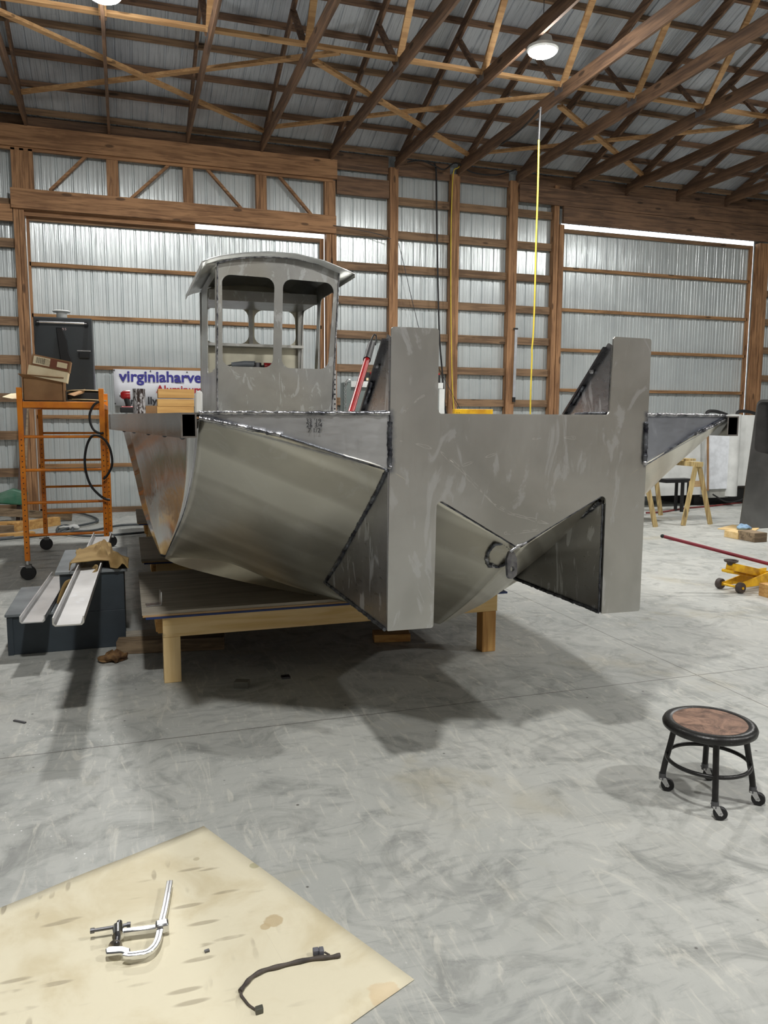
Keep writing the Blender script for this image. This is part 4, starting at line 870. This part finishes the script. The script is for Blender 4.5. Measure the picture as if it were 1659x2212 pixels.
# floor jack
JY = 5.7
g = thing('floor_jack', (5.6, 5.9, 0), 'yellow hydraulic floor jack with small wheels at the right edge', 'jack')
w1_ = AZ(1577,1280); w2_ = AZ(1609,1287); xW = (w1_.x+w2_.x)/2
dX = V((.985, .17, 0)).normalized(); dS = V((-.17,.985,0)).normalized(); J0 = V((5.29, 5.72, 0))
def J(a, b, z): return J0+dX*a+dS*b+V((0,0,z))
for b_ in (-.10, .12):
    MB().lathe([(.02,-.024),(.045,-.024),(.05,-.016),(.05,.016),(.045,.024),(.02,.024)], J(0,b_,.05), 26, dS).build('wheel', plain('worn_wheel', S(70,60,56), .6), g)
    MB().lathe([(.012,-.03),(.012,.03)], J(0,b_,.05), 12, dS).build('hub', YEL, g)
MB().cyl(J(0,-.09,.05), J(0,.11,.05), .011, 12).build('axle', YEL, g)
for b_ in (-.06, .09):
    MB().prism([J(-.01,b_,.035),J(.62,b_,.03),J(.62,b_,.15),J(.45,b_,.15),J(.05,b_,.075),J(-.01,b_,.07)], dS*.012).build('side_plate', YEL, g, 0)
MB().bar(J(-.02,.015,.235), J(.55,.015,.10), .08, .072).build('lift_arm', YEL, g, 0, bevel=.01); MB().tube([J(-.04,.015,.185), J(.42,.015,.09)], .014, 10).build('lift_rod', YEL, g)
MB().cyl(J(-.04,-.04,.19), J(-.04,.07,.19), .016, 12).build('pivot_pin', YEL, g)
MB().lathe([(.03,0),(.035,.02),(.06,.03),(.065,.045),(.05,.045),(.045,.035)], J(.0,.015,.245), 24).build('saddle', plain('worn_wheel2', S(70,60,56), .6), g)
a = AY(1431,1158,6.05); b = AY(1664,1219,5.62); d = b-a; MB().tube([a, a+d*1.25], .0165, 12).build('handle', plain('dark_red_paint', S(132,20,40), .4), g); MB().ball(a, .019, (1,1,1), 8).build('handle_end', BLK, g)
p = AZ(1632,1291)
for k in range(3): top(MB().box(5.40+.0*k, 5.78, 5.32, 5.50, k*.0385, k*.0385+.038), 'cribbing_board', PINE2['x'], ['bottom', 'middle', 'topmost'][k]+' board of the small cribbing stack before the yellow jack', 'board', 'cribbing boards by the jack', smooth=0, bevel=.002)
# ---------------- left background ----------------
a, b = AY(36,1080,12.6), AY(56,830,13.3)
top(MB().bar((a.x,a.y,.0), b, .055, .05, (0,1,0)), 'dark_pole', plain('rusty_brown', S(74,56,50), .6), 'dark rusty pole leaning against the wall behind the scaffold', 'pole', smooth=0)
a, b = AY(48,1085,12.9), AY(58,860,13.35); top(MB().bar((a.x,a.y,.0), b, .06, .04, (0,1,0)), 'timber_stud', GREY, 'weathered grey stud leaning beside the dark pole', 'lumber', smooth=0)
def plk(p, q, w, h, m, label, z=None):
    p, q = V(p), V(q); top(MB().bar(p, q, w, h), 'lumber_piece', m, label, 'lumber', 'lumber pile behind the scaffold', smooth=0, bevel=.003)
plk((-2.6,12.35,.30),(-.83,12.75,.06), .09, .11, GREY, 'long weathered beam sloping across the top of the lumber pile')
plk((-1.55,11.7,.06),(-1.0,12.3,.06), .13, .12, PINE2['y'], 'short squared yellow timber at the right of the lumber pile')
plk((-2.5,11.55,.05),(-1.5,11.65,.05), .12, .10, GREY, 'dark weathered block at the left of the lumber pile')
plk((-2.1,11.1,.02),(-1.22,11.38,.02), .14, .038, PINE2['x'], 'flat pale board lying in front of the lumber pile')
plk((-2.3,10.9,.02),(-1.65,11.0,.02), .14, .038, PINE['x'], 'second flat pale board nearest the viewer by the pile')
plk((-2.2,12.1,.05),(-1.3,12.15,.05), .1, .09, PINE2['x'], 'pale timber under the sloping weathered beam')
mb = MB().prism([(-2.05,12.55,.33),(-1.48,12.6,.27),(-1.42,12.6,.45),(-1.62,12.6,.52),(-1.85,12.55,.44)], (0,.18,0)); top(mb, 'green_container', plain('green_plastic', S(96,130,112), .5, 0, S(40,110,84), 3), 'dusty green plastic container behind the lumber pile', 'container', smooth=0, bevel=.02)
mb = MB().ball((-.80,11.75,.03), .11, (1.3,.8,.3), 8)
for i, v in enumerate(mb.v): mb.v[i] = v+noise.noise_vector(v*20)*.03; mb.v[i].z = max(.004, mb.v[i].z)
top(mb, 'white_rag', WHITE, 'crumpled white rag on the floor by the lumber pile', 'rag', smooth=60)
pts = [AZ(x, y, .03) for x, y in ((-30,1168),(60,1160),(125,1153),(160,1148),(200,1146),(260,1135),(330,1133),(400,1138),(360,1144),(290,1152),(200,1158),(150,1154),(124,1148),(128,1138),(145,1135),(158,1142),(145,1152),(125,1150),(150,1140),(205,1128),(208,1120),(180,1110),(150,1106),(118,1104))]
top(MB().tube(crv(pts, 6), .016, 8), 'air_hose', plain('grey_hose', S(74,80,84), .6), 'long grey hose looping over the floor under the scaffold', 'hose')
pts = [AZ(x, y, .012) for x, y in ((1396,1108),(1420,1107),(1445,1104),(1480,1098),(1530,1094),(1600,1086),(1660,1082))]
top(MB().tube(crv(pts, 6), .017, 8), 'air_hose', plain('red_hose', S(122,50,48), .6), 'dull red hose running along the floor past the sawhorses', 'hose')
P = [AZ(-20,1172,0), AZ(47,1155,0), AZ(30,1149,0), AZ(-20,1149,0)]; top(MB().prism(P, (0,0,.012)), 'rubber_mat', plain('rubber_mat_grey', S(112,112,114), .8), 'grey rubber mat corner on the floor at the left edge', 'mat', smooth=0)
# on the floor near the table
a, b = AZ(252,1410), AZ(402,1418); top(MB().bar((-.10,5.42,.045),(.60,5.32,.045), .12, .088, (0,0,1)), 'floor_beam', GREY, 'short squared beam on the floor behind the left table leg', 'lumber', smooth=0, bevel=.003)
top(MB().bar((-.12,5.62,.04),(.55,5.60,.04), .10, .075, (0,0,1)), 'floor_beam', PLY, 'greyer squared beam lying behind the short floor beam', 'lumber', smooth=0, bevel=.003)
mb = MB().ball((-.13,5.22,.03), .07, (1.25,.8,.45), 9)
for i, v in enumerate(mb.v): mb.v[i] = v+noise.noise_vector(v*26)*.035; mb.v[i].z = max(.003, mb.v[i].z)
top(mb, 'leather_glove', plain('burnt_leather', S(140,108,70), .8, 0, S(70,44,24), 18), 'crumpled stained leather glove on the floor by the steps', 'glove', smooth=60)
c = AZ(523,1484); top(MB().obox(V((c.x,c.y,.02)), (.93,-.36,0), (.36,.93,0), (0,0,1), .085, .06, .04), 'steel_block', plain('dull_block', S(120,120,112), .5), 'small grey block on the shadowed floor under the table', 'block', smooth=0, bevel=.003)
c = AZ(617,1464); top(MB().obox(V((c.x,c.y,.006)), (1,0,0), (0,1,0), (0,0,1), .05, .05, .012), 'metal_offcut', DSTEEL, 'tiny dark metal offcut right of the small grey block', 'scrap', smooth=0)
c = AZ(850,1386); top(MB().obox(V((c.x,c.y+.05,.03)), (.96,-.2,0), (.2,.96,0), (0,0,1), .26, .14, .055), 'wood_offcut', PINE2['x'], 'brown wood offcut on the floor below the left knee', 'lumber', smooth=0, bevel=.003)
top(MB().bar(AZ(30,1556,.004), AZ(55,1561,.004), .012, .006), 'metal_splinter', DSTEEL, 'thin dark splinter on the floor at the left', 'scrap', smooth=0)
# ---------------- stool ----------------
sc0 = V((2.275, 2.522, 0)); g = thing('shop_stool', sc0, 'round black metal stool with brown seat and four casters', 'stool')
BLP = plain('worn_black_paint', S(44,44,44), .35, .3, S(30,28,28), 14, .2); SE = NT('hardboard'); v_ = SE.mp(); q_ = SE.noise(v_, 9, 6, .65, 1.5); sem = SE.out(SE.mix(SE.ramp(q_, .38, .66), S(158,124,104), S(96,72,60)), .55)
MB().lathe([(.145,.300),(.170,.302),(.184,.312),(.186,.324),(.180,.336),(.166,.342),(.150,.340),(.140,.335)], (2.262,2.52,0), 56).build('seat_rim', BLP, g, 60)
MB().lathe([(.146,.33),(.146,.339)], (2.262,2.52,0), 56).build('seat_board', sem, g)
MB().ring((2.266,2.522,.168), .163, .0085, (0,0,1), 56, 10).build('foot_ring', BLP, g, 60)
for q in ((2.138,2.64),(2.179,2.373),(2.438,2.409),(2.376,2.659)):
    d = V((q[0]-2.268, q[1]-2.520, 0)).normalized(); c = V((2.266,2.52,0))
    MB().tube(crv([c+d*.135+V((0,0,.305)), c+d*.150+V((0,0,.22)), c+d*.168+V((0,0,.13)), c+d*.176+V((0,0,.075))], 4), .0125, 12).build('leg', BLP, g, 60)
    cp = c+d*.177
    C = MB().cyl(cp+V((0,0,.05)), cp+V((0,0,.078)), .0145, 14).build('caster', DSTEEL, g)
    an = {2.138: -.60, 2.179: -.45, 2.438: -.75, 2.376: -.3}[q[0]]; fwd = V((math.cos(an), math.sin(an), 0)); ax = V((-fwd.y, fwd.x, 0)); wc = V((cp.x, cp.y, .027))+fwd*.022
    for s in (-1, 1): MB().prism([cp+ax*s*.014+V((0,0,.06))-fwd*.014, cp+ax*s*.014+V((0,0,.06))+fwd*.014, wc+ax*s*.014+fwd*.008, wc+ax*s*.014-fwd*.008+V((0,0,-.006))], ax*.003).build('fork', STEEL, C, 0)
    MB().lathe([(.008,-.011),(.024,-.011),(.027,-.007),(.027,.007),(.024,.011),(.008,.011)], wc, 24, ax).build('wheel', BLK, C); MB().cyl(wc-ax*.017, wc+ax*.017, .005, 10).build('hub', STEEL, C)
# ---------------- paper, clamp, wire lead ----------------
PT, PR = V((.237,2.931,0)), V((.724,1.897,0)); u = (PR-PT); LL = u.length; u.normalize(); v2 = V((u.y,-u.x,0)); v2 = v2 if v2.x < 0 else -v2
n = NT('cream_paper'); v_ = n.mp(); ed = n.noise(v_, 3.2, 5, .6, .5)
col = n.mix(n.ramp(ed, .45, .7), S(230,222,196), S(214,202,170))
# tread prints: short curved grey smears set across each other
vo = n.new('ShaderNodeTexVoronoi'); n.l.new(n.mp((5,26,1),(0,0,.25)), vo.inputs['Vector']); vo.inputs['Scale'].default_value = 1
vo2 = n.new('ShaderNodeTexVoronoi'); n.l.new(n.mp((24,6,1),(0,0,-.45),(.4,.2,0)), vo2.inputs['Vector']); vo2.inputs['Scale'].default_value = 1
sx = n.new('ShaderNodeSeparateXYZ'); n.l.new(n.tc.outputs['Object'], sx.inputs[0])
pr = n.math('MAXIMUM', n.ramp(vo.outputs['Distance'], .16, .30, 1, 0), n.math('MULTIPLY', n.ramp(vo2.outputs['Distance'], .14, .26, 1, 0), n.ramp(n.noise(v_, 2.5, 2), .5, .56)))
zone = n.math('MULTIPLY', n.math('MULTIPLY', n.ramp(sx.outputs[0], -.22, -.02, 1, 0), n.ramp(n.noise(v_, 7, 3), .38, .55)), n.ramp(sx.outputs[1], .22, .34, 1, 0))
col = n.mix(n.math('MULTIPLY', n.math('MULTIPLY', pr, zone), .55), col, S(150,138,116))
def blob(cx, cy, r, c, f=.8):
    global col
    d = n.vm('DISTANCE', n.tc.outputs['Object'], (cx, cy, .003)).outputs['Value']; w = n.math('ADD', d, n.math('MULTIPLY', n.math('SUBTRACT', n.noise(v_, 24, 3), .5), r*.8))
    col = n.mix(n.ramp(w, r*.8, r, f, 0), col, c)
PO = (PT+PR)/2
def pb(x, y): q = AZ(x, y, 0)-V((PO.x,PO.y,0)); return q.x, q.y
blob(*pb(590,1992), .034, S(196,176,138), .8); blob(*pb(574,2004), .018, S(196,176,138), .8); blob(*pb(550,1872), .02, S(176,172,132), .6); blob(*pb(830,2150), .05, S(214,176,120), .35); blob(*pb(425,1858), .012, S(170,156,124), .5)
dl = n.seg((*pb(574,2016), .003), (*pb(618,2092), .003)); col = n.mix(n.ramp(dl, .0008, .0018, .6, 0), col, S(120,100,70))
dl = n.seg((*pb(672,2182), .003), (*pb(690,2210), .003)); col = n.mix(n.ramp(dl, .0008, .0018, .6, 0), col, S(120,100,70))
n.bump(n.math('ADD', n.noise(v_, 9, 6, .6, 1), n.math('MULTIPLY', n.math('MULTIPLY', pr, zone), -.6)), .5, .006); pm = n.out(col, .75)
mb = MB(); R = []
for i in range(40):
    row = []
    for j in range(24):
        p = PT+u*(LL*j/23)+v2*(2.2*i/39); z = .003+max(0, noise.noise(p*3))*.006*min(1, i/3, 1)
        if i > 0 and 0 < j < 23: z += .001
        row.append(V((p.x, p.y, z)))
    R.append(row)
mb.grid(R); o = mb.build('paper_sheet', pm, None, 60, solid=.001, origin=(PO.x, PO.y, 0)); tag(o, 'large cream paper sheet with boot prints lying on the floor', 'paper')
zc = .032; BRT2 = plain('polished_clamp_steel', (.82,.83,.84,1), .18, 1)
def Cz(x, y, z=zc): return AZ(x, y, z)
g = thing('bar_clamp', AZ(300,2000,.006), 'heavy chromed bar clamp lying on the cream paper', 'clamp')
bar = crv([Cz(367,1905), Cz(357,1960), Cz(347,2002), Cz(342,2028), Cz(333,2046), Cz(318,2058), Cz(298,2062), Cz(280,2064), Cz(268,2062)], 6)
def ribbon(path, w, h, mat_, name, par, bev=.003):
    mb = MB(); L, R_ = [], []
    for i, p in enumerate(path):
        t = (path[min(i+1, len(path)-1)]-path[max(i-1, 0)]); t.z = 0; t.normalize(); s_ = V((t.y,-t.x,0))*w/2; L.append(p-s_); R_.append(p+s_)
    n_ = len(path); dz = V((0,0,h/2)); vs = [q-dz for q in L]+[q-dz for q in R_]+[q+dz for q in R_]+[q+dz for q in L]
    fs = [(a*n_+i, a*n_+i+1, ((a+1) % 4)*n_+i+1, ((a+1) % 4)*n_+i) for a in range(4) for i in range(n_-1)]+[(0,n_,2*n_,3*n_),(n_-1,4*n_-1,3*n_-1,2*n_-1)]
    mb.add(vs, fs); return mb.build(name, mat_, par, 35, bevel=bev)
ribbon(bar, .020, .012, BRT2, 'rail', g)
ribbon([p+V((0,0,.0065)) for p in bar[:-4]], .0035, .001, DSTEEL, 'rail_groove', g, 0)
MB().prism([Cz(282,2056,.024), Cz(264,2051,.024), Cz(236,2052,.024), Cz(227,2058,.024), Cz(229,2068,.024), Cz(260,2065,.024), Cz(282,2070,.024)], (0,0,.013)).build('fixed_jaw', BRT2, g, 30, bevel=.004)
MB().bar(Cz(340,2005), Cz(262,2015), .020, .018).build('sliding_arm', BRT2, g, 30, bevel=.004)
MB().obox(Cz(350,2001), (1,.05,0), (0,1,0), (0,0,1), .040, .034, .030).build('slider_collar', BRT2, g, 30, bevel=.006)
MB().cyl(Cz(255,2003,.032), Cz(255,2022,.032), .017, 18).build('spindle_nut', BRT2, g, 40); MB().tube([Cz(258,1992,.034), Cz(252,2042,.030)], .0085, 14).build('spindle', DSTEEL, g)
MB().lathe([(.006,-.006),(.012,-.004),(.020,.003),(.018,.006),(.006,.007)], Cz(249,2045,.022), 24, (.15,1,0)).build('swivel_pad', plain('pad_steel', (.35,.32,.28,1), .35, 1), g, 50)
MB().tube([Cz(196,2011,.036), Cz(281,1997,.036)], .0052, 12).build('tommy_bar', DSTEEL, g); MB().tube([Cz(195,2011.2,.036), Cz(204,2009.8,.036)], .008, 12).build('tommy_bar_end', DSTEEL, g); MB().tube([Cz(274,1998,.036), Cz(282,1997,.036)], .008, 12).build('tommy_bar_end', DSTEEL, g)
g = thing('wire_lead', AZ(600,2100,.005), 'short grey taped wire lead with plastic connectors on the paper', 'wire')
SL_ = plain('taped_sleeve', S(92,84,78), .7, 0, S(58,52,50), 20); cn = plain('grey_connector', S(112,112,120), .45)
pts = crv([AZ(x, y, .012) for x, y in ((735,2063),(715,2067),(680,2070),(640,2078),(600,2088),(570,2096),(545,2110),(530,2126),(519,2141))], 6)
MB().tube(pts, .0062, 10, rf=lambda t: 1+.15*math.sin(t*40)).build('sleeve', SL_, g, 60)
for dx in (0, 3): MB().tube(crv([AZ(519+dx,2141,.010), AZ(520+dx,2150,.009), AZ(527+dx,2160,.008), AZ(537+dx,2172,.008), AZ(553+dx,2182,.010)], 5), .0024, 8).build('wire', SL_, g)
MB().obox(AZ(560,2181,.014), (1,.1,0), (0,1,0), (0,0,1), .021, .017, .015).build('plug', plain('olive_connector', S(84,84,76), .45), g, 0, bevel=.002)
MB().obox(AZ(682,2055,.018), (1,-.1,0), (.1,1,0), (0,0,1), .017, .018, .016).build('plug', cn, g, 0, bevel=.002); MB().obox(AZ(694,2055,.018), (1,-.1,0), (.1,1,0), (0,0,1), .015, .021, .019).build('socket', cn, g, 0, bevel=.003)
MB().tube([AZ(701,2057,.016), AZ(712,2063,.013)], .003, 6).build('wire', SL_, g)
top(MB().obox(AZ(447,2054,.008), (1,.2,0), (-.2,1,0), (0,0,1), .014, .009, .006), 'metal_chip', DSTEEL, 'small dark metal chip on the paper between clamp and wire', 'scrap', smooth=0)
